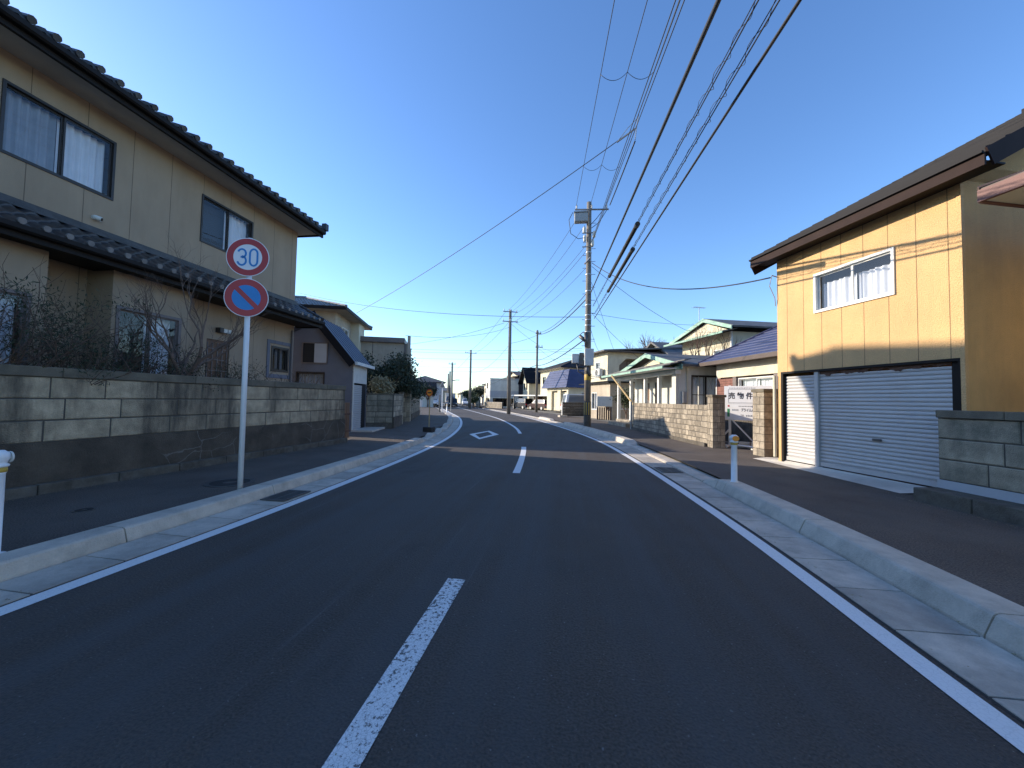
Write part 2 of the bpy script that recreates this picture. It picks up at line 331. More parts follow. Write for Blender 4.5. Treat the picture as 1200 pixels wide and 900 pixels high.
hs = nt.nodes.new('ShaderNodeHueSaturation'); hs.inputs['Saturation'].default_value = 1.10; hs.inputs['Hue'].default_value = .506; nt.links.new(sky.outputs[0], hs.inputs['Color']); nt.links.new(hs.outputs[0], bg.inputs[0]); bg.inputs[1].default_value = .14
scene.view_settings.view_transform = 'Standard'; scene.view_settings.look = 'None'; scene.view_settings.gamma = 1
scene.view_settings.exposure = 1.18
scene.cycles.max_bounces = 6; scene.cycles.transparent_max_bounces = 12

# ------------------------------------------------------------------ road paths
def catmull(P, step=.25):
    out = []
    P = [Vector(p) for p in P]; Q = [P[0] * 2 - P[1]] + P + [P[-1] * 2 - P[-2]]
    for i in range(1, len(Q) - 2):
        n = max(2, int((Q[i + 1] - Q[i]).length / step))
        n = min(n, 60)
        for k in range(n):
            t = k / n
            out.append(.5 * ((2 * Q[i]) + (-Q[i - 1] + Q[i + 1]) * t + (2 * Q[i - 1] - 5 * Q[i] + 4 * Q[i + 1] - Q[i + 2]) * t * t + (-Q[i - 1] + 3 * Q[i] - 3 * Q[i + 1] + Q[i + 2]) * t ** 3))
    out.append(P[-1]); return out
class Path:
    def __init__(s, P): 
        s.p = catmull(P); s.s = [0]
        for a, b in zip(s.p, s.p[1:]): s.s.append(s.s[-1] + (b - a).length)
        s.L = s.s[-1]
    def at(s, t, off=0):
        t = max(0, min(s.L - 1e-4, t)); lo, hi = 0, len(s.s) - 1
        while hi - lo > 1:
            m_ = (lo + hi) // 2
            if s.s[m_] <= t: lo = m_
            else: hi = m_
        k = (t - s.s[lo]) / (s.s[lo + 1] - s.s[lo]); q = s.p[lo].lerp(s.p[lo + 1], k)
        a, b = s.p[max(lo - 1, 0)], s.p[min(lo + 2, len(s.p) - 1)]; d = (b - a).normalized()
        return Vector((q.x + d.y * off, q.y - d.x * off))          # positive offset = to the right of travel
    def s_at_y(s, y):
        for i, q in enumerate(s.p):
            if q.y >= y: return s.s[i]
        return s.L
ext = lambda x, y, n: (x - math.sin(R(21)) * n, y + math.cos(R(21)) * n)
Lp = Path([(-3.78, -6), (-3.78, -2), (-3.76, 2), (-3.75, 5.6), (-4.02, 11.0), (-4.65, 15.8), (-6.0, 22.0), (-8.2, 29.5), (-11.6, 38.6), ext(-11.6, 38.6, 25), ext(-11.6, 38.6, 90), ext(-11.6, 38.6, 180)])
Rp = Path([(2.06, -6), (2.06, -2), (2.07, 2), (2.06, 5.6), (1.72, 11.0), (1.18, 15.5), (-.1, 21.5), (-2.35, 29.8), (-5.9, 40.8), ext(-5.9, 40.8, 25), ext(-5.9, 40.8, 90), ext(-5.9, 40.8, 180)])
Cp = Path([(-.88, -6), (-.88, -2), (-.88, 2), (-.90, 6), (-1.22, 11.6), (-1.93, 16.9), (-2.95, 22), (-5.1, 29.6), (-8.75, 39.7), ext(-8.75, 39.7, 25), ext(-8.75, 39.7, 90), ext(-8.75, 39.7, 180)])
def strip(path, s0, s1, o0, o1, z, step=.4, mb=None):
    mb = mb or MB(); n = max(1, int((s1 - s0) / step)); vs = []
    for i in range(n + 1):
        t = s0 + (s1 - s0) * i / n; a = path.at(t, o0); b = path.at(t, o1); vs += [(a.x, a.y, z), (b.x, b.y, z)]
    return mb.add(vs, [(2 * i, 2 * i + 1, 2 * i + 3, 2 * i + 2) for i in range(n)])
def sweep(path, s0, s1, prof, step=.4, mb=None, ease=None, tone=None):
    """prof: [(offset, z)] closed; returns capped prism following the path"""
    mb = mb or MB(); n = max(1, int((s1 - s0) / step)); m_ = len(prof); vs = []
    for i in range(n + 1):
        t = s0 + (s1 - s0) * i / n; k = ease(i / n) if ease else 1
        for o, z in prof: a = path.at(t, o); vs.append((a.x, a.y, z * k if z > .02 else z))
    fs = [(i * m_ + j, i * m_ + (j + 1) % m_, (i + 1) * m_ + (j + 1) % m_, (i + 1) * m_ + j) for i in range(n) for j in range(m_)]
    fs += [tuple(range(m_)), tuple(n * m_ + j for j in range(m_ - 1, -1, -1))]
    return mb.add(vs, fs, tone)

# base ground to the horizon, road, yards
g = MB(); g.quad((-3000, -3000, -.06), (3000, -3000, -.06), (3000, 3000, -.06), (-3000, 3000, -.06)); struct('ground', g, M['ground'], recalc=False)
r = MB(); n = 340
vs = []
for i in range(n + 1):
    a = Lp.at(Lp.L * i / n, -.60); b = Rp.at(Rp.L * i / n, .74); vs += [(a.x, a.y, 0), (b.x, b.y, 0)]
r.add(vs, [(2 * i, 2 * i + 1, 2 * i + 3, 2 * i + 2) for i in range(n)])
struct('road', r, M['asphalt'], recalc=False)
def side_sheet(path, off, sgn, x_in, x_out, z):
    mb = MB(); n = 260; vs = []
    for i in range(n + 1):
        a = path.at(path.L * i / n, off); vs += [(a.x + sgn * x_in, a.y, z), (a.x + sgn * x_out, a.y, z)]
    return mb.add(vs, [(2 * i, 2 * i + 1, 2 * i + 3, 2 * i + 2) for i in range(n)])
struct('pavement_left', side_sheet(Lp, -.86, -1, 0, 3.0, .10), M['asphalt_side'], recalc=False)
struct('pavement_right', side_sheet(Rp, .95, 1, 0, 3.6, .10), M['asphalt_side'], recalc=False)
struct('yard_left', side_sheet(Lp, -.86, -1, 3.0, 400, .10), M['yard'], recalc=False)
struct('yard_right', side_sheet(Rp, .95, 1, 3.6, 400, .10), M['yard'], recalc=False)

# gutters: single slabs with dark joints
for nm, path, o0, o1, sg in (('gutter_left', Lp, -.10, -.53, -1), ('gutter_right', Rp, .13, .62, 1)):
    u = strip(path, 0, 75, o0 - .015 * sg, o1 + .06 * sg, .004); struct(nm + '_bed', u, M['joint'], recalc=False)
    mb = MB(); s_ = 0
    while s_ < 60:
        ln = .60; zf = .010; zb = .022
        t0 = rnd.uniform(.86, 1.1)
        sweep(path, s_ + .008, s_ + ln - .008, [(o0, .003), (o0, zf), (o1, zb - .004), (o1, .003)], .3, mb, tone=t0); s_ += ln
    struct(nm, mb, M['gutter'])
# drain grates
def grate(path, y, o0, o1, label):
    s_ = path.s_at_y(y); a, b = path.at(s_, (o0 + o1) / 2), path.at(s_ + .6, (o0 + o1) / 2); d = b - a
    t = thing('drain_grate', label, 'drain grate', (a.x, a.y, .022), math.atan2(d.y, d.x) - math.pi / 2)
    w_ = abs(o1 - o0) / 2 - .01
    f = MB(); f.box(-w_, w_, 0, .03, 0, .012); f.box(-w_, w_, .56, .59, 0, .012); f.box(-w_, -w_ + .03, .03, .56, 0, .012); f.box(w_ - .03, w_, .03, .56, 0, .012); f.build('frame', M['steel_dark'], t)
    g_ = MB()
    for k in range(17): yy = .045 + k * .031; g_.box(-w_ + .03, w_ - .03, yy, yy + .012, .001, .010)
    g_.box(-.01, .01, .03, .56, .0025, .0095); g_.build('grille', M['steel_dark'], t)
    h_ = MB(); h_.box(-w_ + .031, w_ - .031, .031, .559, -.004, .0005); h_.build('pit', M['black'], t)
grate(Lp, 4.75, -.12, -.51, 'steel drain grate in the gutter beside the round traffic signs')
grate(Rp, 8.65, .15, .60, 'steel drain grate in the right gutter beyond the white bollard')

# kerbs
KP_L = [(-.55, .0), (-.555, .03), (-.585, .135), (-.60, .148), (-.62, .153), (-.84, .153), (-.86, .14), (-.86, .0)]
KP_R = [(.64, .0), (.645, .03), (.70, .155), (.715, .168), (.74, .174), (.99, .174), (1.01, .16), (1.01, .0)]
def kerb_run(mb, path, prof, s0, s1, seg, rise0=False, rise1=False):
    s_ = s0
    while s_ < s1 - .05:
        e = min(s_ + seg, s1); ez = None
        if rise0 and s_ == s0: e = min(s_ + .55, s1); ez = lambda k: .36 + .64 * min(1, k * 1.05)
        if rise1 and s1 - s_ < .56: ez = lambda k: 1 - .64 * k
        elif rise1 and e > s1 - .55: e = s1 - .55
        sweep(path, s_ + .007, e - .007, prof, .18, mb, ez); s_ = e
KLOW_L = [(o, min(z, .05)) for o, z in KP_L]; KLOW_R = [(o, min(z, .05)) for o, z in KP_R]
mb = MB(); sL = Lp.s_at_y
kerb_run(mb, Lp, KP_L, 1.35, sL(13.0), 2.0, rise1=True)
for a_, b_ in ((14.2, 15.2), (16.4, 17.6), (19.2, 21.4), (23.0, 25.6), (27.5, 30.5), (33., 35.)):
    kerb_run(mb, Lp, KP_L, sL(a_), sL(b_), 1.2, True, True)
a_ = sL(13.0)
for b_ in (14.2, 16.4, 19.2, 23.0, 27.5, 33.0): pass
kerb_run(mb, Lp, KLOW_L, sL(13.0), sL(14.2), .6); kerb_run(mb, Lp, KLOW_L, sL(15.2), sL(16.4), .6); kerb_run(mb, Lp, KLOW_L, sL(17.6), sL(19.2), .6)
kerb_run(mb, Lp, KLOW_L, sL(21.4), sL(23.0), .6); kerb_run(mb, Lp, KLOW_L, sL(25.6), sL(27.5), .6); kerb_run(mb, Lp, KLOW_L, sL(30.5), sL(33), .6); kerb_run(mb, Lp, KLOW_L, sL(35), sL(62), .6)
struct('kerb_left', mb, M['kerb'])
mb = MB(); sR = Rp.s_at_y
kerb_run(mb, Rp, KP_R, 1.0, sR(7.75), 2.0, rise1=True); kerb_run(mb, Rp, KLOW_R, sR(7.75), sR(13.3), .6)
kerb_run(mb, Rp, KP_R, sR(13.3), sR(24.5), 2.0, True, True); kerb_run(mb, Rp, KLOW_R, sR(24.5), sR(27.5), .6)
kerb_run(mb, Rp, KP_R, sR(27.5), sR(31.5), 2.0, True, True); kerb_run(mb, Rp, KLOW_R, sR(31.5), sR(62), .6)
struct('kerb_right', mb, M['kerb'])

# painted markings
struct('edge_line_left', strip(Lp, 0, Lp.L - 1, -.075, .075, .005), M['paint'], recalc=False)
struct('edge_line_right', strip(Rp, 0, Rp.L - 1, -.075, .075, .005), M['paint'], recalc=False)
cy = lambda y: Cp.s_at_y(y)
struct('centre_dash', strip(Cp, cy(-2.0), cy(2.98), -.075, .075, .005), M['paint_worn'], recalc=False)
struct('centre_dash', strip(Cp, cy(7.9), cy(12.2), -.075, .075, .005), M['paint'], recalc=False)
struct('centre_line', strip(Cp, cy(16.9), Cp.L - 1, -.075, .075, .005), M['paint'], recalc=False)
mb = MB(); cx_, cy_ = -3.42, 16.15
dv = [Vector((-.60, -.05)), Vector((-.16, 2.05)), Vector((.62, .25)), Vector((.26, -1.95))]
for i in range(4):
    a, b = dv[i], dv[(i + 1) % 4]; ia, ib = a * .58, b * .58
    ia.y = a.y * .70; ib.y = b.y * .70
    mb.quad(*[(cx_ + q.x, cy_ + q.y, .005) for q in (a, b, ib, ia)])
struct('crossing_warning_diamond', mb, M['paint'], recalc=False)
mb = MB(); mb.quad((4.80, 10.85, .106), (5.38, 7.15, .106), (6.02, 7.0, .19), (5.16, 10.1, .19)); mb.quad((4.80, 10.85, .106), (5.16, 10.1, .19), (5.4, 10.5, .19), (5.3, 11.2, .106))
tagged = struct('driveway_slab', mb, M['slab'], recalc=False)
def cover(x, y, r_, label):
    t = thing('manhole_cover', label, 'manhole cover', (x, y, .10))
    m_ = MB(); m_.disc((0, 0, .001), r_, .006, (0, 0, 1), 32); m_.build('rim', M['steel_dark'], t)
    m_ = MB(); m_.disc((0, 0, .0065), r_ * .78, .004, (0, 0, 1), 32, r_ * .30)
    m_.build('tread', M['rubber'], t)
cover(-5.25, 5.55, .34, 'round dark manhole cover in the left pavement by the sign post')
cover(-5.6, 3.9, .10, 'small round valve cover in the left pavement near the block wall')

# ------------------------------------------------------------------ house helpers (local frame: front at y=0 facing -y)
def wall(mb, x0, x1, z0, z1, holes=(), y=0., axis='x', depth=.12, sgn=1):
    """wall sheet in plane y (axis x) or x (axis y) with rectangular holes and reveals; sgn = inward direction"""
    def P(a, d, z): return (a, y + d * sgn, z) if axis == 'x' else (y + d * sgn, a, z)
    xs = sorted({x0, x1, *[h[0] for h in holes], *[h[1] for h in holes]}); zs = sorted({z0, z1, *[h[2] for h in holes], *[h[3] for h in holes]})
    xs = [v for v in xs if x0 <= v <= x1]; zs = [v for v in zs if z0 <= v <= z1]
    for a, b in zip(xs, xs[1:]):
        for c, d in zip(zs, zs[1:]):
            mx_, mz = (a + b) / 2, (c + d) / 2
            if any(h[0] < mx_ < h[1] and h[2] < mz < h[3] for h in holes): continue
            mb.quad(P(a, 0, c), P(b, 0, c), P(b, 0, d), P(a, 0, d))
    for h in holes:
        a, b, c, d = h[:4]
        for q in (((a, c), (a, d)), ((b, c), (b, d)), ((a, c), (b, c)), ((a, d), (b, d))):
            (p0, q0), (p1, q1) = q; mb.quad(P(p0, 0, q0), P(p1, 0, q1), P(p1, depth, q1), P(p0, depth, q0))
def curtain(mb, x0, x1, z0, z1, y, amp=.03, per=.12, axis='x', sgn=1):
    n = max(8, int((x1 - x0) / per * 6)); vs = []
    for i in range(n + 1):
        x = x0 + (x1 - x0) * i / n; yy = y + sgn * amp * (math.sin(x / per * 6.28) + .5 * math.sin(x / per * 2.3 + 1))
        for z in (z0, z1): vs.append((x, yy, z) if axis == 'x' else (yy, x, z))
    mb.add(vs, [(2 * i, 2 * i + 2, 2 * i + 3, 2 * i + 1) for i in range(n)])
def window(parent, x0, x1, z0, z1, y=0, fm='alu_dark', panes=2, cur=('curtain_grey', 'curtain'), axis='x', sgn=1, fw=.045, out=.02, cz=0., gl='glass', label=None, rail=False, name='window'):
    """sliding window: frame part with pane / curtain sub-parts. y = wall plane; sgn = inward"""
    def bx(mb, a, b, d0, d1, c, d):
        lo, hi = sorted((y + d0 * sgn, y + d1 * sgn))
        if axis == 'x': mb.box(a, b, lo, hi, c, d)
        else: mb.box(lo, hi, a, b, c, d)
    f = MB(); e = .001
    bx(f, x0 + e, x0 + fw, -out, .10, z0 + e, z1 - e); bx(f, x1 - fw, x1 - e, -out, .10, z0 + e, z1 - e)
    bx(f, x0 + fw, x1 - fw, -out, .10, z0 + e, z0 + fw); bx(f, x0 + fw, x1 - fw, -out, .10, z1 - fw, z1 - e)
    fr = f.build(name, M[fm], parent)
    if label: fr['label'] = label
    w_ = (x1 - x0 - 2 * fw) / panes
    for k in range(panes):
        a, b = x0 + fw + k * w_, x0 + fw + (k + 1) * w_; dd = .03 if k % 2 else .055
        s_ = MB(); sw = .03
        bx(s_, a, a + sw, dd - .012, dd + .012, z0 + fw, z1 - fw); bx(s_, b - sw, b, dd - .012, dd + .012, z0 + fw, z1 - fw)
        bx(s_, a + sw, b - sw, dd - .012, dd + .012, z0 + fw, z0 + fw + sw); bx(s_, a + sw, b - sw, dd - .012, dd + .012, z1 - fw - sw, z1 - fw)
        if rail: bx(s_, a + sw, b - sw, dd - .010, dd + .010, (z0 + z1) / 2 - .015, (z0 + z1) / 2 + .015)
        s_.build('sash', M[fm], fr)
        g_ = MB(); P_ = (lambda u, z: (u, y + dd * sgn, z)) if axis == 'x' else (lambda u, z: (y + dd * sgn, u, z))
        g_.quad(P_(a + sw, z0 + fw + sw), P_(b - sw, z0 + fw + sw), P_(b - sw, z1 - fw - sw), P_(a + sw, z1 - fw - sw)); g_.build('pane', M[gl], fr, recalc=False)
        c_ = cur[k % len(cur)] if cur else None
        if c_:
            q = MB(); curtain(q, a + .01, b - .01, z0 + fw, z1 - fw - cz, y + .19 * sgn, axis=axis); q.build('curtain', M[c_], fr, smooth=True)
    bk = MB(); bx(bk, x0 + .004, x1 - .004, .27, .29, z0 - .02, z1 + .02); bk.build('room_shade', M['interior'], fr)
    return fr
def tiled(mb, x0, x1, y0, z0, run, rise, per=.27, course=.24, sgn=1, axis='x', amp=.035, step=.02, sub=4, trim=None):
    """corrugated tile slope: eave along axis from x0 to x1 at (y0,z0), climbing inward (sgn) run/rise. trim(t)->(x0,x1) for hips"""
    L = math.hypot(run, rise); nc = max(1, int(L / course)); 
    for c in range(nc):
        t0, t1 = c / nc, (c + 1) / nc; a0, a1 = (trim(t0 + .5 / nc) if trim else (x0, x1)); nx = max(1, int((a1 - a0) / per)) * sub; vs = []
        for i in range(nx + 1):
            x = a0 + (a1 - a0) * i / nx; ph = (i % sub) / sub; wv = amp * (math.sin(ph * 2 * math.pi) * .6 + (1 if ph < .3 else 0) * .6)
            for t, e in ((t0, step), (t1, 0.)):
                yy = y0 + sgn * run * t; zz = z0 + rise * t + wv + e
                vs.append((x, yy, zz) if axis == 'x' else (yy, x, zz))
            yy = y0 + sgn * run * t0; zz = z0 + rise * t0 + wv - .035
            vs.append((x, yy, zz) if axis == 'x' else (yy, x, zz))
        fs = []
        for i in range(nx): fs += [(3 * i, 3 * i + 3, 3 * i + 4, 3 * i + 1), (3 * i, 3 * i + 2, 3 * i + 5, 3 * i + 3)]
        mb.add(vs, fs)
def stepped(mb, x0, x1, y0, z0, run, rise, course=.33, step=.03, sgn=1, axis='x', trim=None):
    L = math.hypot(run, rise); nc = max(1, int(L / course))
    for c in range(nc):
        t0, t1 = c / nc, (c + 1) / nc; a0, a1 = (trim(t0) if trim else (x0, x1)); b0, b1 = (trim(t1) if trim else (x0, x1))
        P = lambda x, t, e: (x, y0 + sgn * run * t, z0 + rise * t + e) if axis == 'x' else (y0 + sgn * run * t, x, z0 + rise * t + e)
        mb.quad(P(a0, t0, step), P(a1, t0, step), P(b1, t1, 0), P(b0, t1, 0)); mb.quad(P(a0, t0, -.02), P(a1, t0, -.02), P(a1, t0, step), P(a0, t0, step))
        mb.quad(P(a0, t0, -.03), P(a0, t0, step), P(b0, t1, 0), P(b0, t1, -.03)); mb.quad(P(a1, t0, -.03), P(a1, t0, step), P(b1, t1, 0), P(b1, t1, -.03))
    P = lambda x, t, e: (x, y0 + sgn * run * t, z0 + rise * t + e) if axis == 'x' else (y0 + sgn * run * t, x, z0 + rise * t + e)
    if not trim: mb.quad(P(x0, 0, -.022), P(x1, 0, -.022), P(x1, 1, -.022), P(x0, 1, -.022))
def downpipe(parent, x, y, z0, z1, m='alu_grey', r_=.035): MB().tube([(x, y, z0), (x, y, z1)], r_, 8).build('downpipe', M[m], parent)

# ------------------------------------------------------------------ LEFT HOUSE (local x = world y, local y = -world x)
H = thing('beige_house', 'large beige two-storey house with black tiled roofs behind the dark block wall', 'house', (-9, 0, 0), math.pi / 2)
X0, X1, ZT, D = -5.0, 11.72, 7.02, 9.0
wins = [(4.83, 6.42, 5.30, 6.49), (8.28, 9.87, 5.26, 6.46)]
mb = MB(); wall(mb, X0, X1, 3.3, ZT, wins, 0); wall(mb, 0, D, .1, ZT, [], X1, 'y', sgn=-1); wall(mb, 0, D, .1, ZT, [], X0, 'y')
mb.quad((X0, D, .1), (X1, D, .1), (X1, D, ZT), (X0, D, ZT)); mb.quad((X0, 0, ZT - .02), (X1, 0, ZT - .02), (X1, D, ZT - .02), (X0, D, ZT - .02))
mb.add([(X1, 0, ZT), (X1, D, ZT), (X1, D / 2, ZT + 2.1)], [(0, 1, 2)]); mb.add([(X0, 0, ZT), (X0, D, ZT), (X0, D / 2, ZT + 2.1)], [(0, 1, 2)])
mb.build('wall', M['siding_l'], H, recalc=False)
window(H, *wins[0], cur=('curtain_grey', 'curtain'), rail=False, label='wide upper window with a grey curtain left and a white curtain right')
window(H, *wins[1], cur=(None, 'curtain'), label='upper window with one dark pane and one pale pane', gl='glass')
# upper roof: soffit, fascia, gutter, tiles
EO = .72
mb = MB(); mb.box(X0 - .3, X1 + .25, -EO + .03, -.001, ZT - .06, ZT - .02); mb.box(X1 + .002, X1 + .22, 0, D, ZT - .06, ZT - .02); mb.build('soffit', M['soffit_l'], H)
mb = MB(); mb.box(X0 - .3, X1 + .28, -EO - .03, -EO + .03, ZT - .15, ZT + .04)
mb.box(X1 + .22, X1 + .28, -EO + .03, D, ZT - .10, ZT + .02)
mb.build('fascia', M['fascia'], H)
mb = MB()
gp = [(-EO - .035, ZT - .06), (-EO - .035, ZT + .05), (-EO - .15, ZT + .05), (-EO - .15, ZT - .03), (-EO - .12, ZT - .06)]
mb.prism(gp, 'x', X0 - .3, X1 + .25); mb.build('gutter', M['fascia'], H, smooth=False)
RZ = 2.05; run = D / 2 + EO
mb = MB(); tiled(mb, X0 - .3, X1 + .30, -EO - .10, ZT + .08, run, RZ, .30, .27, amp=.05, step=.03)
tiled(mb, X0 - .3, X1 + .30, D + EO, ZT + .08, run, RZ, .30, .5, sgn=-1)
mb.quad((X0 - .3, -EO - .06, ZT + .02), (X1 + .28, -EO - .06, ZT + .02), (X1 + .28, D / 2, ZT + .02 + RZ), (X0 - .3, D / 2, ZT + .02 + RZ))
mb.quad((X0 - .3, D + EO, ZT + .02), (X1 + .28, D + EO, ZT + .02), (X1 + .28, D / 2, ZT + .02 + RZ), (X0 - .3, D / 2, ZT + .02 + RZ))
mb.box(X0 - .3, X1 + .33, D / 2 - .14, D / 2 + .14, ZT + RZ - .03, ZT + RZ + .26)
for i in range(int((X1 - X0) / .30) + 2):
    x = X0 - .27 + i * .30
    if x < X1 + .25: mb.tube([(x, -EO - .135, ZT + .135), (x, -EO + .15, ZT + .135 + .10)], .062, 8)
# hip-end ornament and rake tiles at the gable end
for k in range(18):
    t = k / 18; mb.tube([(X1 + .27, -EO - .08 + run * t, ZT + .16 + RZ * t), (X1 + .27, -EO - .08 + run * (t + .05), ZT + .17 + RZ * (t + .05))], [.085, .06], 8)
mb.box(X1 + .19, X1 + .35, -EO - .17, -EO - .02, ZT + .10, ZT + .32); mb.build('roof', M['tile'], H, smooth=False)
mb = MB(); mb.slab4((X1 + .28, -EO - .05, ZT + .08), (X1 + .31, -EO - .05, ZT + .08), (X1 + .31, D / 2, ZT + .08 + RZ), (X1 + .28, D / 2, ZT + .08 + RZ), .22)
mb.build('bargeboard', M['fascia'], H)
# ground storey: bays of different depth under a pent roof
LB = 3.62
mb = MB()
wl1 = (3.3, 4.98, .5, 3.03); wl2 = (6.15, 7.40, .45, 3.14); wl3 = (10.60, 11.33, 2.22, 3.0); dr = (8.46, 9.12, .2, 2.88)
wall(mb, X0, 5.16, .1, LB + .3, [wl1], -.6); mb.quad((5.16, -.6, .1), (5.16, 0, .1), (5.16, 0, LB + .3), (5.16, -.6, LB + .3))
wall(mb, 5.16, 6.08, .1, LB + .6, [], -.01); mb.quad((6.08, -.6, .1), (6.08, 0, .1), (6.08, 0, LB + .3), (6.08, -.6, LB + .3))
wall(mb, 6.08, 7.60, .1, LB + .3, [wl2], -.6); mb.quad((7.60, -.6, .1), (7.60, -.15, .1), (7.60, -.15, LB + .3), (7.60, -.6, LB + .3))
wall(mb, 7.60, 11.55, .1, LB + .3, [dr, wl3], -.15); mb.quad((11.55, -.15, .1), (11.55, 0, .1), (11.55, 0, LB + .3), (11.55, -.15, LB + .3))
mb.build('lower_wall', M['siding_l'], H, recalc=False)
window(H, *wl1, y=-.6, cur=('curtain_grey', 'curtain'), fm='alu_grey', fw=.05)
window(H, *wl2, y=-.6, cur=(None, 'curtain'), fm='alu_grey', fw=.06, gl='glass')
window(H, *wl3, y=-.15, cur=(None, 'curtain'), fm='alu_dark', fw=.06, gl='glass_dark', label='small square window with grey surround')
mb = MB(); a, b, c, d = 10.42, 11.47, 2.02, 3.17
mb.box(a, a + .10, -.175, -.151, c, d); mb.box(b - .09, b, -.175, -.151, c, d); mb.box(a + .1, b - .09, -.175, -.151, c, c + .12); mb.box(a + .1, b - .09, -.175, -.151, d - .10, d); mb.build('window_surround', M['siding_purple'], H)
mb = MB(); mb.box(dr[0] + .002, dr[1] - .002, -.12, -.08, .2, 2.878); d_ = mb.build('door', M['brown'], H)
mb = MB()
for k in range(5): mb.box(8.50 + k * .14, 8.52 + k * .14, -.14, -.121, .3, 2.8)
for k in range(9): mb.box(8.50, 9.08, -.145, -.1405, .4 + k * .28, .42 + k * .28)
mb.build('lattice', M['alu_grey'], d_)
mb = MB(); mb.box(9.045, 9.07, -.17, -.1455, 1.2, 1.4); mb.build('handle', M['steel'], d_)
# pent roof
PE, PZ, PT = -.98, 3.86, 4.50
mb = MB(); tiled(mb, X0, 11.82, PE - .02, PZ + .08, -PE, PT - PZ - .08, .28, .24, amp=.042, step=.03)
mb.quad((X0, PE, PZ + .02), (11.82, PE, PZ + .02), (11.82, 0, PT - .08), (X0, 0, PT - .08))
for k in range(6): mb.tube([(11.79, PE + .92 * k / 6, PZ + .16 + .5 * k / 6), (11.79, PE + .92 * (k + 1.1) / 6, PZ + .17 + .5 * (k + 1.1) / 6)], [.075, .055], 8)
mb.build('pent_roof', M['tile'], H)
for i in range(int(16.9 / .28)): x = X0 + .06 + i * .28; MB().tube([(x, PE - .055, PZ + .135), (x, PE - .02, PZ + .145)], .048, 10).build('tile_end', M['tile_end'], H)
mb = MB()
for k in range(3): mb.box(X0, 11.75, -.05 - .05 * (2 - k), -.001, PT - .02 + k * .055, PT + .03 + k * .055)
mb.build('flashing', M['tile'], H)
mb = MB(); mb.box(X0, 11.80, PE, PE + .04, PZ - .12, PZ + .06); mb.box(11.76, 11.80, PE + .04, -.02, PZ - .12, PZ + .05)
mb.prism([(PE - .002, PZ - .03), (PE - .002, PZ + .07), (PE - .11, PZ + .07), (PE - .11, PZ), (PE - .08, PZ - .03)], 'x', X0, 11.78); mb.build('pent_fascia', M['fascia'], H)
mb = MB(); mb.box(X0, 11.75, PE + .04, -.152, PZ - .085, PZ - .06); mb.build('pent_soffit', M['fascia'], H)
downpipe(H, 11.42, -.20, .3, 3.6)
# security camera and wall lamp
c_ = thing('security_camera', 'small white security camera fixed high on the beige wall', 'camera', (-9, 6.13, 4.83), math.pi / 2)
mb = MB(); mb.tube([(0, -.002, 0), (0, -.05, 0)], .045, 12); mb.build('mount', M['white_box'], c_)
mb = MB(); mb.tube([(0, -.05, .0), (.05, -.11, -.02)], [.045, .045], 12); mb.build('housing', M['white_box'], c_)
mb = MB(); mb.tube([(.0505, -.111, -.0203), (.056, -.118, -.0225)], .03, 12); mb.build('lens', M['black'], c_)
c_ = thing('wall_lamp', 'small box-shaped outdoor lamp on the lower beige wall beside the doorway', 'lamp', (-8.85, 8.86, 3.13), math.pi / 2)
mb = MB(); mb.box(-.17, -.06, -.14, -.002, -.06, .06); mb.build('housing', M['alu_dark'], c_)
mb = MB(); mb.box(-.058, .18, -.12, -.002, -.05, .045); mb.build('diffuser', M['white_box'], c_)

# ------------------------------------------------------------------ block walls
def block_wall(name, label, P, Q, courses, thick, m, z0, base=None, cap=None, length=(.6, .92), gap=.015, tone=(.88, 1.1), group=None, foot=None, ends=True, flip=False, cat='wall', regular=None):
    """local x from P to Q, front face on -y side"""
    d = Vector((Q[0] - P[0], Q[1] - P[1])); L = d.length
    t = thing(name, label, cat, (P[0], P[1], 0), math.atan2(d.y, d.x), group)
    core = MB(); zt = z0 + sum(courses); core.box(.006, L - .006, .013, thick - .013, z0, zt - .002); core.build('mortar', M['mortar'], t)
    b = MB(); z = z0
    for ci, h in enumerate(courses):
        x = 0; first = True
        while x < L - .02:
            ln = regular if regular else rnd.uniform(*length)
            if regular and first and ci % 2: ln *= .5
            first = False
            e = min(x + ln, L); e = L if L - e < .22 else e
            b.cbox(x + gap / 2, e - gap / 2, rnd.uniform(0, .004), thick, z + gap / 2, z + h - gap / 2, .012, rnd.uniform(*tone)); x = e
        z += h
    b.build('blocks', M[m], t)
    if base:
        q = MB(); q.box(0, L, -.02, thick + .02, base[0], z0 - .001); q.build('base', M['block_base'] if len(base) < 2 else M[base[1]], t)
    if cap:
        q = MB(); x = 0
        while x < L - .02:
            e = min(x + cap[2], L); q.box(x + .003, e - .003, -cap[1], thick + cap[1], zt, zt + cap[0]); x = e
        q.build('coping', M[cap[3]], t, bevel=.012)
    if foot:
        q = MB(); x = 0
        while x < L - .02:
            e = min(x + foot[2], L); q.box(x + .006, e - .006, -foot[1], -.021, foot[3], foot[0]); x = e
        q.build('footing', M['footing'], t, bevel=.015)
    return t
# left wall: front faces +x. local x must run so that -y faces +x : x runs along +world y
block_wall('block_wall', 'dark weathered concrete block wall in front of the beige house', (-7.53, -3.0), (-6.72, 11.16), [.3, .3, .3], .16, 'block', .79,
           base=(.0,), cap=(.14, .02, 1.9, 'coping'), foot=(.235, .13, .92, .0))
# raised garden soil behind it
mb = MB(); mb.box(-7.75, -7.05, -3, 11.0, .0, .9); 
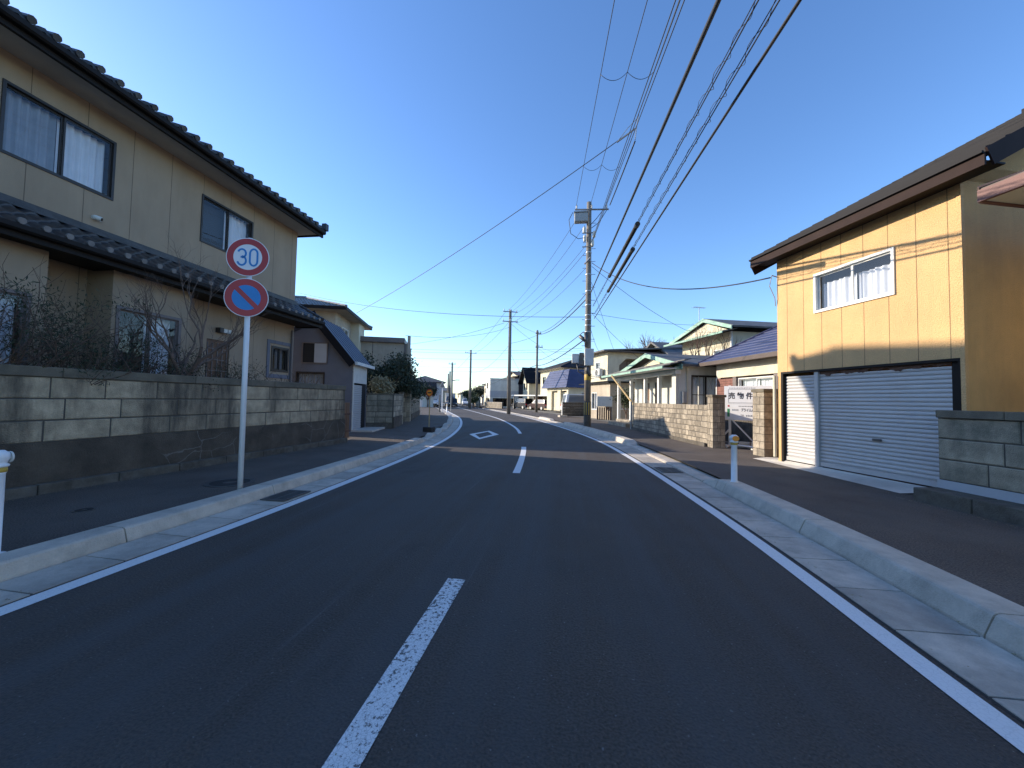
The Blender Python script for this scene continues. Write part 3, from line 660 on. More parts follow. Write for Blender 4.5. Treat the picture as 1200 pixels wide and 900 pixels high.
# right near wall : local x runs from far to near so that -y faces the road
block_wall('block_wall', 'grey concrete block wall with dark coping beside the wide shutter', (5.62, 6.78), (6.5, 2.2), [.31, .31, .31], .15, 'block_r', .42,
           base=(.0, 'render_grey'), cap=(.115, .03, .8, 'coping'), length=(.45, .95), tone=(.7, 1.25), foot=(.30, .42, .72, .0))
# the boundary wall of the green-trimmed house
block_wall('block_wall', 'long low rough concrete block wall in front of the mint trimmed house', (3.42, 20.55), (4.54, 13.32), [.185] * 7, .15, 'block_far', .16,
           base=(.0, 'footing'), cap=None, tone=(.6, 1.2), length=(.22, .40), foot=(.22, .10, 2.5, .0))
def pillar(label, P, ang, w_, d_, courses, m, cap, z0=.1, group=None):
    t = thing('gate_pillar', label, 'gate pillar', (P[0], P[1], 0), ang, group)
    b = MB(); z = z0
    q = MB(); q.box(.012, w_ - .012, .012, d_ - .012, z0, z0 + sum(courses) - .01); q.build('mortar', M['mortar'], t)
    for i, h in enumerate(courses):
        xs = [0, w_ * (.62 if i % 2 else .38), w_]; ys = [0, d_ * (.38 if i % 2 else .62), d_]
        for xa, xb in zip(xs, xs[1:]):
            for ya, yb in zip(ys, ys[1:]): b.box(xa + .005, xb - .005, ya + .005, yb - .005, z + .005, z + h - .005, rnd.uniform(.72, 1.15))
        z += h
    b.build('blocks', M[m], t, bevel=.01)
    q = MB(); q.box(-.025, w_ + .025, -.025, d_ + .025, z, z + cap); q.build('coping', M['coping'], t, bevel=.01)
    return t
AR = R(-78)
pillar('rough block gate pillar at the near end of the long low wall', (4.53, 13.30), AR, .30, .42, [.2] * 8, 'block_far', .08)
pillar('stout block gate pillar that hides the edge of the for-sale board', (5.15, 11.64), AR, .45, .62, [.2] * 8 + [.13], 'block_far', .09)
# iron gate between the pillars
t = thing('iron_gate', 'dark slatted iron gate standing behind the white for-sale board', 'gate', (5.56, 15.54, .1), AR)
mb = MB()
for k in range(26): mb.box(.02 + k * .09, .098 + k * .09, .30, .32, .02, 1.35)
mb.build('bars', M['footing'], t)
for z in (.12, 1.1): MB().box(0, 2.35, .321, .35, z, z + .06).build('rail', M['steel_dark'], t)
# rusty post at the end of the low wall, next to the porch
t = thing('sign_post', 'thin grey post at the far end of the low block wall', 'post', (3.36, 20.7, .1)); MB().tube([(0, 0, 0), (0, 0, 1.42)], .045, 8).build('pole', M['steel'], t)

# ------------------------------------------------------------------ ORANGE HOUSE (right)
A1 = R(-74); H = thing('ochre_house', 'ochre panel-clad two-storey house with wide roller shutters and dark roof', 'house', (5.08, 10.18, 0), A1)
W1, ZT, D = 3.50, 5.06, 17.0
win = (1.0, 2.58, 3.50, 4.36); gar = (.09, 3.47, .0, 2.28)
mb = MB(); wall(mb, 0, W1, .05, ZT, [win, gar], 0, depth=.16); wall(mb, 0, D, .05, ZT, [], 0, 'y')
mb.quad((0, D, .05), (W1, D, .05), (W1, D, ZT), (0, D, ZT)); mb.build('wall', M['siding_r'], H, recalc=False)
mb = MB(); mb.quad((W1, 0, .05), (W1, D, .05), (W1, D, ZT + .25), (W1, 0, ZT + .25)); 
mb.add([(W1, 0, ZT), (W1, D, ZT), (W1, D, ZT + .06), (W1, D / 2, ZT + .06 + D / 2 * .56), (W1, 0, ZT + .06)], [(0, 1, 2, 3, 4)])
sd = mb.build('side_wall', M['siding_side'], H, recalc=False)
mb = MB(); mb.box(W1 - .045, W1 + .012, -.012, .05, .1, ZT - .06); mb.build('corner_trim', M['siding_r'], H)
window(H, *win, fm='white_trim', cur=('curtain',), cz=.16, fw=.05, out=.03)
mb = MB(); mb.box(.09, 3.47, .0, .158, 2.235, 2.279); mb.box(.091, .15, .0, .158, .1, 2.233); mb.box(3.42, 3.469, .0, .158, .1, 2.233); mb.box(3.30, 3.41, .06, .158, .1, 2.233); mb.build('garage_frame', M['fascia'], H)
def shutter(parent, x0, x1, z0, z1, y, m='shutter', lab=None, pitch=.075):
    n = int((z1 - z0) / pitch); prof = []
    for i in range(n):
        z = z0 + i * pitch
        prof += [(y + .012, z), (y + .022, z + .010), (y + .006, z + .022), (y, z + .045), (y + .006, z + .066)]
    vs = [(x0, a, b) for a, b in prof] + [(x1, a, b) for a, b in prof]; k = len(prof); q = MB(); q.add(vs, [(i, i + 1, k + i + 1, k + i) for i in range(k - 1)])
    q.box(x0, x1, y - .012, y + .025, z0 - .09, z0 - .002)
    o = q.build('roller_shutter', M[m], parent, recalc=False)
    if lab: o['label'] = lab
    return o
s1_ = shutter(H, .16, .93, .30, 2.19, .07, lab='narrow pale roller shutter'); s2_ = shutter(H, 1.03, 3.30, .30, 2.19, .07, lab='wide pale roller shutter with rust along its top')
mb = MB(); mb.box(.935, 1.025, .03, .12, .12, 2.23); mb.build('shutter_post', M['shutter'], H)
mb = MB(); top_, bot_ = [], []
for i in range(61):
    x = 1.04 + 2.25 * i / 60; top_.append((x, 2.232)); bot_.append((x, 2.215 - .09 * max(0, noise.noise(Vector((x * 4.5, 0, 1))) + .25) - .03 * rnd.random()))
mb.prism(top_ + bot_[::-1], 'y', .062, .066)
mb.build('rust_stain', M['rust'], s2_)
mb = MB(); mb.box(2.1, 2.25, .045, .068, .86, .90); mb.build('handle', M['steel_dark'], s2_)
mb = MB(); mb.box(.0, W1, -.02, .16, .0, .12); mb.build('threshold', M['slab'], H)
# meter and pipe at the left end
mb = MB(); mb.tube([(-.04, -.05, .25), (-.04, -.05, 2.2)], .035, 8); mb.build('conduit', M['cream'], H)
# roof
E0 = .36; pit = .56; rr = D / 2 + E0; xl, xr = -.40, W1 + .52
mb = MB(); stepped(mb, xl, xr, -E0, ZT + .10, rr, rr * pit, .40, .06); stepped(mb, xl, xr, D + E0, ZT + .10, rr, rr * pit, .36, .035, sgn=-1)
mb.box(xl, xr, D / 2 - .12, D / 2 + .12, ZT + .08 + rr * pit, ZT + .2 + rr * pit)
mb.build('roof', M['roof_dark'], H, recalc=False)
mb = MB(); mb.slab4((xl, -E0 + .01, ZT + .06), (xr, -E0 + .01, ZT + .06), (xr, D / 2, ZT + .06 + (rr - .01) * pit), (xl, D / 2, ZT + .06 + (rr - .01) * pit), .05)
mb.box(xl + .01, xr - .01, -E0 + .01, -.001, ZT - .06, ZT - .035)
mb.build('soffit', M['fascia'], H)
mb = MB(); mb.box(xl, xr, -E0 - .025, -E0 + .008, ZT - .11, ZT + .075)
for sx, dz in ((xl - .02, -.04), (xr, .13)):
    mb.slab4((sx, -E0 - .02, ZT + dz), (sx + .025, -E0 - .02, ZT + dz), (sx + .025, D / 2, ZT + dz + (rr + .02) * pit), (sx, D / 2, ZT + dz + (rr + .02) * pit), .27)
mb.build('fascia', M['fascia_r'], H)
mb = MB(); mb.prism([(-E0 - .028, ZT + .05), (-E0 - .028, ZT + .09), (-E0 - .07, ZT + .09), (-E0 - .07, ZT + .06)], 'x', xl, xr); mb.build('gutter', M['roof_dark'], H)
mb = MB(); mb.tube([(0, -.001, 4.62), (-.02, -.12, 4.66)], .012, 6); mb.tube([(-.02, -.12, 4.66), (-.06, -.15, 4.4), (.0, -.06, 4.1), (-.02, -.02, 3.9)], .010, 6); mb.build('service_bracket', M['steel'], H)

# neighbour house whose brown eave corner enters at the right edge
H = thing('brown_eave_house', 'neighbouring house of which only a red-brown eave corner shows at the right edge', 'house', (6.46, 5.38, 0), A1)
mb = MB(); wall(mb, 0, 6.5, .1, 4.3, [], 0); mb.quad((0, 0, .1), (0, 6, .1), (0, 6, 4.3), (0, 0, 4.3)); mb.quad((6.5, 0, .1), (6.5, 6, .1), (6.5, 6, 4.3), (6.5, 0, 4.3)); mb.quad((0, 6, .1), (6.5, 6, .1), (6.5, 6, 4.3), (0, 6, 4.3)); mb.build('wall', M['cream'], H, recalc=False); NB = H

# ------------------------------------------------------------------ vegetation helpers
def grow(mb, p, d, L, r_, lvl, rn, spread=.6, up=.25, tips=None, k=(2, 3), seg=4, wob=.18, taper=.62, lenf=(.6, .85), side=6):
    pts = [p]; rs = [r_]; q = Vector(p); dd = Vector(d).normalized()
    for i in range(seg):
        dd = (dd + Vector((rn.uniform(-1, 1), rn.uniform(-1, 1), rn.uniform(-.6, 1) * .6)) * wob).normalized()
        q = q + dd * L / seg; pts.append(q.copy()); rs.append(r_ * (1 - (1 - taper) * (i + 1) / seg))
    mb.tube(pts, rs, side if lvl > 1 else 4, caps=False)
    if lvl == 0:
        if tips is not None: tips.append((pts[-1], dd)); tips.append((pts[len(pts) // 2], dd))
        return
    for j in range(rn.randint(*k)):
        i = seg if j == 0 else rn.randint(max(1, seg // 2), seg)
        nd = (dd + Vector((rn.uniform(-1, 1), rn.uniform(-1, 1), rn.uniform(-.4, 1))) * spread + Vector((0, 0, up))).normalized()
        grow(mb, pts[i], nd, L * rn.uniform(*lenf), rs[i] * .78, lvl - 1, rn, spread, up, tips, k, seg, wob, taper, lenf, side)
def leaves(mb, tips, rn, n, rad, size, flat=.5):
    for (p, d) in tips:
        for _ in range(n):
            c = Vector(p) + Vector((rn.gauss(0, 1), rn.gauss(0, 1), rn.gauss(0, .8))) * rad
            a = Vector((rn.uniform(-1, 1), rn.uniform(-1, 1), rn.uniform(-1, 1))).normalized(); b = a.cross(Vector((rn.uniform(-1, 1), rn.uniform(-1, 1), rn.uniform(-1, 1)))).normalized()
            s_ = size * rn.uniform(.6, 1.3); mb.add([c - a * s_, c + b * s_ * flat, c + a * s_, c - b * s_ * flat], [(0, 1, 2, 3)])
def tree(name, label, loc, h, r_, lvl, seed, trunk_m='bark', tw='twig', spread=.6, up=.25, k=(2, 3), leaf=None, forks=3, fork_h=.25, lean=(0, 0), cat='tree', group=None, nleaf=8, lrad=.25, lsize=.06, lf=.42, wob=.18):
    rn = random.Random(seed); t = thing(name, label, cat, loc, 0, group)
    q = MB(); fh = h * fork_h; top = Vector((lean[0] * fh, lean[1] * fh, fh)); q.tube([(0, 0, -.05), (lean[0] * fh * .4, lean[1] * fh * .4, fh * .5), top], [r_, r_ * .85, r_ * .75], 8)
    q.build('trunk', M[trunk_m], t, smooth=True)
    b = MB(); tips = []
    for i in range(forks):
        a = 6.28 * i / forks + rn.uniform(-.4, .4); d = Vector((math.cos(a) * spread, math.sin(a) * spread, 1)); grow(b, top - Vector((0, 0, .03 * i)), d, h * lf * rn.uniform(.75, 1.05), r_ * .62, lvl, rn, spread, up, tips, k, wob=wob)
    b.build('branches', M[tw], t, smooth=True)
    if leaf:
        l = MB(); leaves(l, tips, rn, nleaf, lrad, lsize); l.build('crown', M[leaf], t, recalc=False)
    return t
# garden strip behind the left wall
g_ = MB(); g_.prism([(-8.3, -3), (-7.40, -3), (-6.90, 11.0), (-8.3, 11.0)], 'z', .12, 1.15); struct('garden_soil', g_, M['ground'])
tree('bare_tree', 'leafless many-branched garden tree rising behind the left block wall', (-7.5, 6.75, 1.15), 3.0, .075, 5, 23, forks=4, fork_h=.2, spread=.58, up=.04, k=(2, 3), lf=.26, wob=.27, tw='bark')
def hedge(label, y0, y1, zt, seed, dens, leafn, x=-7.75, zb=1.15):
    rn = random.Random(seed); t = thing('garden_shrub', label, 'shrub', (x, (y0 + y1) / 2, zb), 0, None)
    b = MB(); tips = []; L = (y1 - y0); hh = zt - zb
    for i in range(int(L * dens)):
        y = rn.uniform(-L / 2, L / 2); d = Vector((rn.uniform(-.3, .5), rn.uniform(-1.2, 1.2), .9))
        grow(b, Vector((rn.uniform(-.15, .2), y, 0)), d, hh * rn.uniform(.45, .75), .014, 2, rn, .9, -.02, tips, (2, 3), 3, .35, .6, (.55, .8), 5)
    tips = [(p, d) for p, d in tips if p.z < hh * 1.08 and abs(p.y) < L / 2 + .35]
    b.build('branches', M['twig'], t, smooth=True)
    l = MB(); leaves(l, tips, rn, leafn, .085, .03, .22); l.build('foliage', M['leaf'], t, recalc=False)
hedge('dense dark needled shrub at the left edge above the block wall', 3.0, 5.0, 2.8, 3, 26, 13)
hedge('mid-height dark twiggy shrub left of the bare garden tree', 5.0, 6.5, 2.4, 4, 24, 8)
hedge('low dark twiggy shrub around the foot of the bare garden tree', 6.5, 8.4, 2.15, 5, 20, 5)
hedge('thin leggy shrub before the doorway lattice of the beige house', 8.6, 10.9, 2.1, 6, 7, 1)

# ------------------------------------------------------------------ traffic signs on the left
t = thing('traffic_sign', 'white post carrying a 30 speed limit sign above a no-parking sign', 'traffic sign', (-4.68, 5.12, .10), 0)
tilt = .037
mb = MB(); mb.tube([(0, 0, 0), (0.0, -.02, 3.72)], .036, 14); mb.build('pole', M['white_gloss'], t, smooth=True)
def sgn_disc(z, nrm, kind):
    n_ = Vector(nrm).normalized(); c0 = Vector((0, -.02, z)) + n_ * .055
    a = n_.cross(Vector((0, 0, 1))).normalized() * -1; up_ = Vector((0, 0, 1))
    if a.dot(Vector((1, 0, 0))) < 0: a = -a
    b = MB(); b.disc(c0, .285, .004, n_, 48); pl = b.build('sign_plate' , M['sign_white'], t); pl['label'] = 'round 30 speed limit sign' if kind == '30' else 'round blue and red no-parking sign'
    b = MB(); b.disc(c0 + n_ * .0045, .275, .0015, n_, 48, .19 if kind == '30' else .185); b.build('red_ring', M['sign_red'], pl)
    if kind == 'no':
        b = MB(); b.disc(c0 + n_ * .0045, .1845, .001, n_, 48); b.build('blue_field', M['sign_blue'], pl)
        b = MB(); u1 = (-a + up_).normalized(); u2 = (a + up_).normalized(); hw = .032; L_ = .19
        cc = c0 + n_ * .0065; q = [cc + u1 * L_ + u2 * hw, cc - u1 * L_ + u2 * hw, cc - u1 * L_ - u2 * hw, cc + u1 * L_ - u2 * hw]
        b.add([p for p in q] + [p + n_ * .001 for p in q], [(0, 1, 2, 3), (4, 5, 6, 7), (0, 1, 5, 4), (1, 2, 6, 5), (2, 3, 7, 6), (3, 0, 4, 7)]); b.build('red_bar', M['sign_red'], pl)
    else:
        def stroke(b, pts, w_=.0135, closed=False):
            P = [Vector(p) for p in pts]; L = []; n = len(P)
            for i in range(n):
                p0 = P[(i - 1) % n] if closed or i > 0 else P[i]; p1 = P[(i + 1) % n] if closed or i < n - 1 else P[i]
                d = (p1 - p0).normalized(); nn = Vector((-d.y, d.x)); L.append((P[i] + nn * w_, P[i] - nn * w_))
            T = lambda q: c0 + n_ * .0062 + a * q.x + up_ * q.y
            for i in range(n if closed else n - 1):
                (p, q), (r2, s2) = L[i], L[(i + 1) % n]; b.add([T(p), T(q), T(s2), T(r2)], [(0, 1, 2, 3)])
        b = MB(); arc = lambda cx, cy, rx, ry, a0, a1, n=14: [(cx + rx * math.cos(R(a0 + (a1 - a0) * i / n)), cy + ry * math.sin(R(a0 + (a1 - a0) * i / n))) for i in range(n + 1)]
        stroke(b, arc(-.078, .05, .052, .062, 160, -90) ); stroke(b, arc(-.078, -.058, .056, .066, 90, -165)); stroke(b, [(-.095, -.004), (-.07, -.004)])
        pts = arc(.078, .055, .050, .068, 0, 180) + arc(.078, -.055, .050, .068, 180, 360); stroke(b, pts, closed=True)
        b.build('numeral', M['sign_blue'], pl, recalc=False)
    b = MB(); b.tube([Vector((0, -.02, z + .06)) - n_ * .03, Vector((0, -.02, z + .06)) + n_ * .054], .02, 8); b.tube([Vector((0, -.02, z - .06)) - n_ * .03, Vector((0, -.02, z - .06)) + n_ * .054], .02, 8); b.build('clamp', M['steel'], t)
sgn_disc(3.42, (.34, -.94, 0), '30'); sgn_disc(2.82, (.42, -.90, 0), 'no')

# bollards
def bollard(loc, label, up_k=1.0):
    t = thing('bollard', label, 'bollard', loc, 0, 'white delineator posts')
    b = MB(); b.lathe([(.075, 0), (.075, .012), (.045, .02), (.043, .70), (.05, .71)], n=20); b.build('post', M['white_gloss'], t, smooth=True)
    b = MB(); b.lathe([(.0505, .711), (.052, .735), (.0505, .752)], n=20); b.build('orange_band', M['yellow'], t, smooth=True)
    b = MB(); b.lathe([(.048, .753), (.06, .76), (.062, .775), (.045, .79), (.05, .80), (.062, .83), (.06, .87), (.03, .90)], n=20); b.build('cap', M['white_gloss'], t, smooth=True)
    for s_ in (-1, 1):
        b = MB(); b.disc((0, s_ * .055, .835), .05, s_ * .012, (0, 1, 0), 20); b.build('reflector', M['orange'] if s_ < 0 else M['white_box'], t)
    return t
bollard((-4.70, 2.66, .12), 'white delineator post cut off by the left edge of the photo').scale = (1, 1, .97)
bollard((2.87, 7.15, .16), 'white delineator post with orange reflector on the right kerb').scale = (1.08, 1.08, .90)

# ------------------------------------------------------------------ for-sale board
def text_mesh(body, size, m, parent, name, loc, rot, sx=1., extr=.001, bold=0.):
    cu = bpy.data.curves.new('txt', 'FONT'); cu.body = body; cu.size = size; cu.align_x = 'CENTER'; cu.align_y = 'CENTER'; cu.extrude = extr; cu.offset = bold; cu.resolution_u = 3
    ob = bpy.data.objects.new('txt', cu); col.objects.link(ob); bpy.context.view_layer.update()
    me = bpy.data.meshes.new_from_object(ob.evaluated_get(bpy.context.evaluated_depsgraph_get())); bpy.data.objects.remove(ob)
    me.materials.clear(); me.materials.append(m); o = bpy.data.objects.new(name, me); col.objects.link(o); o.parent = parent; o.location = loc; o.rotation_euler = rot; o.scale = (sx, 1, 1); return o
t = thing('for_sale_board', 'white Japanese for-sale board on a braced frame between the gate pillars', 'sign board', (5.19, 13.68, .10), R(-32))
mb = MB(); mb.box(0, 1.32, 0, .02, .88, 1.98); bd = mb.build('board', M['sign_white'], t)
bd_f = MB()
for a, b, c, d in ((.12, .93, 1.865, 1.875), (.12, .93, 1.435, 1.445), (.12, .93, 1.405, 1.41)): bd_f.box(a, b, -.004, -.0005, c, d)
for a in (.12, .92): bd_f.box(a, a + .01, -.004, -.0005, 1.446, 1.864)
bd_f.build('printed_frame', M['ink_grey'], bd)
E_ = (math.pi / 2, 0, 0)
text_mesh('売 物 件', .225, M['ink'], bd, 'lettering', (.47, -.003, 1.65), E_, .86, bold=.005)
text_mesh('株式会社', .06, M['ink_grey'], bd, 'lettering', (.32, -.003, 1.20), E_, .8)
text_mesh('プライムハウス', .115, M['ink'], bd, 'lettering', (.74, -.003, 1.20), E_, .66, bold=.002)
text_mesh('TEL', .08, M['ink_grey'], bd, 'lettering', (.52, -.003, 1.03), E_, .9)
for (xa, xb, zz, hh, ng) in ((.62, 1.05, 1.03, .03, 9), (.42, .85, 1.33, .016, 10), (.14, .90, 1.915, .014, 16)):   # small print, too small to read in the photo
    sp = MB(); w_ = (xb - xa) / ng
    for k in range(ng): sp.box(xa + k * w_, xa + (k + .62) * w_, -.003, -.0005, zz - hh, zz + hh * rnd.uniform(.6, 1))
    sp.build('small_print', M['ink_grey'], bd)
mb = MB(); mb.disc((.13, -.001, 1.33), .03, .003, (0, -1, 0), 20); mb.build('red_mark', M['sign_red'], bd)
mb = MB(); mb.box(.09, .16, -.004, -.0005, .98, 1.24); mb.build('green_mark', M['green_mark'], bd)
for x in (.12, 1.0):
    MB().box(x, x + .07, .021, .08, 0, 2.0).build('leg', M['white_trim'], t)
mb = MB(); mb.slab4((.13, .081, .95), (.18, .081, .95), (.98, .081, .05), (.93, .081, .05), .05); mb.build('brace', M['white_trim'], t)
mb = MB(); mb.tube([(.14, -.02, .55), (-.28, -.03, .03)], .03, 6); mb.build('brace', M['white_trim'], t)
for (a, b) in (((-.30, .03, .03), (1.2, .0, .04)), ((.15, -.45, .03), (.16, .1, .06)), ((.3, -.25, .09), (1.1, -.35, .06)), ((.85, -.5, .02), (1.15, .05, .16))):
    MB().tube([a, b], .04, 4).build('base_rail', M['white_trim'], t)
mb = MB(); mb.box(.45, .75, -.2, -.02, .12, .20); mb.box(.8, 1.1, -.3, -.12, .10, .22); mb.build('weight', M['kerb'], t, bevel=.01)

# ------------------------------------------------------------------ LEFT: shed and beyond
A2 = R(90 + 12); H = thing('mauve_shed', 'mauve corrugated shed with steep blue roof and pale shutter', 'shed', (-8.42, 14.47, 0), A2)
# local x along the road away from camera, y away from the road
WS, DS, ZE, ZR = 1.75, 4.3, 2.95, 4.55
mb = MB(); sw = (1.2, 2.0, 2.35, 3.1); sl_ = (1.05, 2.2, 1.0, 2.02)
wall(mb, 0, DS, .1, ZE, [h for h in ((1.1, 2.2, 1.55, 2.45),)], 0, 'y'); wall(mb, 0, DS, .1, ZE, [], WS, 'y', sgn=-1)
for x in (0, WS): mb.add([(x, 0, ZE), (x, DS, ZE), (x, 1.35, ZR)], [(0, 1, 2)])
mb.quad((0, DS, .1), (WS, DS, .1), (WS, DS, ZE), (0, DS, ZE)); mb.build('wall', M['siding_purple'], H, recalc=False)
window(H, 1.1, 2.2, 1.55, 2.45, 0, 'alu_dark', 1, ('curtain_grey',), 'y', 1)
f_ = MB(); f_.box(-.05, -.001, 1.0, 1.04, 2.78, 3.62); f_.box(-.05, -.001, 1.96, 2.0, 2.78, 3.62); f_.box(-.05, -.001, 1.041, 1.959, 2.78, 2.82); f_.box(-.05, -.001, 1.041, 1.959, 3.58, 3.62); f_ = f_.build('window', M['alu_grey'], H); f_['label'] = 'upper window with its left half open and dark'
MB().box(-.02, -.0015, 1.5, 1.959, 2.821, 3.579).build('opening', M['black'], f_); MB().box(-.035, -.021, 1.041, 1.52, 2.821, 3.579).build('pane', M['render_grey'], f_)
mb = MB(); mb.box(.0, WS, -.02, .02, 2.05, 2.9); mb.box(.0, .10, -.02, .02, .1, 2.05); mb.build('front_panel', M['white_box'], H)
shutter(H, .105, 1.15, .18, 2.03, -.01, 'shutter'); mb = MB(); mb.box(1.18, WS - .08, -.005, .03, .12, 2.03); mb.build('door', M['black'], H); mb = MB(); mb.box(WS - .075, WS, -.02, .02, .1, 2.05); mb.build('post', M['siding_purple'], H)
mb = MB(); hp = (ZR - ZE) / 1.35
mb.slab4((-.30, -.14, ZE + .06 - .14 * hp), (WS + .35, -.14, ZE + .06 - .14 * hp), (WS + .35, 1.35, ZR + .08), (-.30, 1.35, ZR + .08), .05)
mb.slab4((WS + .35, DS + .3, ZE - .1), (-.30, DS + .3, ZE - .1), (-.30, 1.35, ZR + .08), (WS + .35, 1.35, ZR + .08), .05)
for k in range(8):
    x = -.28 + k * (WS + .6) / 7; mb.slab4((x - .015, -.14, ZE + .09 - .14 * hp), (x + .015, -.14, ZE + .09 - .14 * hp), (x + .015, 1.35, ZR + .11), (x - .015, 1.35, ZR + .11), .029)
mb.build('roof', M['roof_slate'], H)
mb = MB(); mb.slab4((-.335, -.15, ZE + .06 - .15 * hp), (-.301, -.15, ZE + .06 - .15 * hp), (-.301, 1.35, ZR + .10), (-.335, 1.35, ZR + .10), .26)
mb.slab4((-.335, DS + .3, ZE - .08), (-.301, DS + .3, ZE - .08), (-.301, 1.35, ZR + .10), (-.335, 1.35, ZR + .10), .22); mb.build('bargeboard', M['roof_dark'], H)
mb = MB(); mb.box(-.30, WS + .35, -.26, -.155, ZE - .20, ZE - .08); mb.build('gutter', M['white_trim'], H)
mb = MB(); mb.box(-.1, 2.0, -.85, -.03, .1, .17); struct_ = mb.build('step', M['slab'], H)
t = thing('wooden_gate', 'narrow brown wooden gate between the dark block wall and the mauve shed', 'gate', (-6.98, 11.3, .1), R(95))
for k in range(4): pass
mb = MB()
for k in range(3): mb.box(.02 + k * .22, .22 + k * .22, 0, .03, .05, 1.2)
mb.build('boards', M['brown'], t)
for z in (.25, .8): MB().box(0, .68, -.02, -.001, z, z + .06).build('rail', M['rust'], t)

# tiled two-storey house behind the shed
H = thing('tan_tiled_house', 'tan two-storey house with grey tiled hip roof behind the mauve shed', 'house', (-12.75, 19.9, 0), R(90 + 16))
W3, D3, Z3 = 5.0, 7.0, 6.35
mb = MB(); wall(mb, 0, W3, .1, Z3, [(1.3, 2.7, 4.1, 5.6)], 0); wall(mb, 0, D3, .1, Z3, [(.5, 1.8, 4.5, 5.6)], 0, 'y'); wall(mb, 0, D3, .1, Z3, [], W3, 'y', sgn=-1); mb.quad((0, D3, .1), (W3, D3, .1), (W3, D3, Z3), (0, D3, Z3)); mb.build('wall', M['render_tan'], H, recalc=False)
mb = MB(); mb.box(3.2, 4.6, -.5, -.001, 3.2, Z3 - .1); mb.build('wall_bay', M['cream'], H)
window(H, 1.3, 2.7, 4.1, 5.6, 0, 'white_trim', 2); window(H, .5, 1.8, 4.5, 5.6, 0, 'white_trim', 2, axis='y')
def hip_roof(parent, x0, x1, y0, y1, ze, rise, m, over=.6, course=.3, tile=False, thick=.10, fm='fascia', sm='soffit_l', ridge=True, kind='hip'):
    X0_, X1_, Y0_, Y1_ = x0 - over, x1 + over, y0 - over, y1 + over; w_ = X1_ - X0_; d_ = Y1_ - Y0_; q = MB(); hw = min(w_, d_) / 2
    f = tiled if tile else stepped; kw = dict(per=.3) if tile else {}
    f(q, X0_, X1_, Y0_, ze, hw, rise, course=course, sgn=1, axis='x', trim=lambda t: (X0_ + hw * t, X1_ - hw * t), **kw)
    f(q, X0_, X1_, Y1_, ze, hw, rise, course=course, sgn=-1, axis='x', trim=lambda t: (X0_ + hw * t, X1_ - hw * t), **kw)
    f(q, Y0_, Y1_, X0_, ze, hw, rise, course=course, sgn=1, axis='y', trim=lambda t: (Y0_ + hw * t, Y1_ - hw * t), **kw)
    f(q, Y0_, Y1_, X1_, ze, hw, rise, course=course, sgn=-1, axis='y', trim=lambda t: (Y0_ + hw * t, Y1_ - hw * t), **kw)
    if w_ >= d_: a, b = (X0_ + hw, (Y0_ + Y1_) / 2), (X1_ - hw, (Y0_ + Y1_) / 2)
    else: a, b = ((X0_ + X1_) / 2, Y0_ + hw), ((X0_ + X1_) / 2, Y1_ - hw)
    rt = .11 if tile else .04
    q.tube([(*a, ze + rise + .04), (*b, ze + rise + .04)], rt, 6)
    for (cx, cy2), e in (((X0_, Y0_), a), ((X1_, Y0_), b if w_ >= d_ else a), ((X0_, Y1_), a if w_ >= d_ else b), ((X1_, Y1_), b)): q.tube([(cx, cy2, ze + .04), (*e, ze + rise + .04)], rt * .8, 6)
    o = q.build('roof', M[m], parent, recalc=False)
    q = MB(); q.box(X0_ + .03, X1_ - .03, Y0_ + .03, Y1_ - .03, ze - thick, ze - thick + .03); q.build('soffit', M[sm], parent)
    q = MB(); q.box(X0_, X1_, Y0_ - .02, Y0_ + .028, ze - thick - .02, ze + .01); q.box(X0_, X1_, Y1_ - .028, Y1_ + .02, ze - thick - .02, ze + .01); q.box(X0_ - .02, X0_ + .028, Y0_ + .03, Y1_ - .03, ze - thick - .02, ze + .01); q.box(X1_ - .028, X1_ + .02, Y0_ + .03, Y1_ - .03, ze - thick - .02, ze + .01); q.build('fascia', M[fm], parent)
    return o
rf = hip_roof(H, 0, W3, 0, D3, Z3, 1.1, 'tile_grey', .75, .28, True, .14, 'fascia', 'render_tan')
mb = MB(); mb.box(W3 / 2 - .12, W3 / 2 + .12, -.1, .12, Z3 + .5, Z3 + .95); 
hip_roof(NB, 0, 6.5, 0, 6, 4.42, 1.3, 'roof_brown', .8, .3, False, .13, 'fascia_brown', 'cream')
# flat-roofed tan block further along
H = thing('flat_roofed_building', 'plain tan flat-roofed two-storey building behind the dark bush', 'building', (-10.5, 24.6, 0), R(90 + 18))
mb = MB(); W4, D4, Z4 = 3.2, 6.5, 5.1
wall(mb, 0, W4, .1, Z4, [(.8, 2.2, 3.4, 4.5)], 0); wall(mb, 0, D4, .1, Z4, [], 0, 'y'); wall(mb, 0, D4, .1, Z4, [], W4, 'y', sgn=-1); mb.quad((0, D4, .1), (W4, D4, .1), (W4, D4, Z4), (0, D4, Z4)); mb.quad((0, 0, Z4 - .01), (W4, 0, Z4 - .01), (W4, D4, Z4 - .01), (0, D4, Z4 - .01)); mb.build('wall', M['render_tan'], H, recalc=False)
window(H, .8, 2.2, 3.4, 4.5, 0, 'white_trim', 2)
mb = MB(); mb.box(-.22, W4 + .05, .18, D4 + .2, Z4, Z4 + .34); mb.build('parapet', M['alu_grey'], H, bevel=.02)
mb = MB(); mb.box(-.03, W4 + .05, -.28, .16, 3.0, Z4 + .42); 
mb2 = MB(); mb2.box(-.05, .0 - .001, .1, .22, .1, Z4 - .01); mb2.box(-.02, -.001, 2.2, 2.24, .1, Z4 - .01); mb2.box(-.02, -.001, .221, D4, 2.9, 2.94); mb2.build('trim', M['alu_grey'], H)
mb = MB(); mb.box(-.14, .16, -.18, -.001, .1, Z4 + .50); mb.build('fin_wall', M['render_tan'], H)

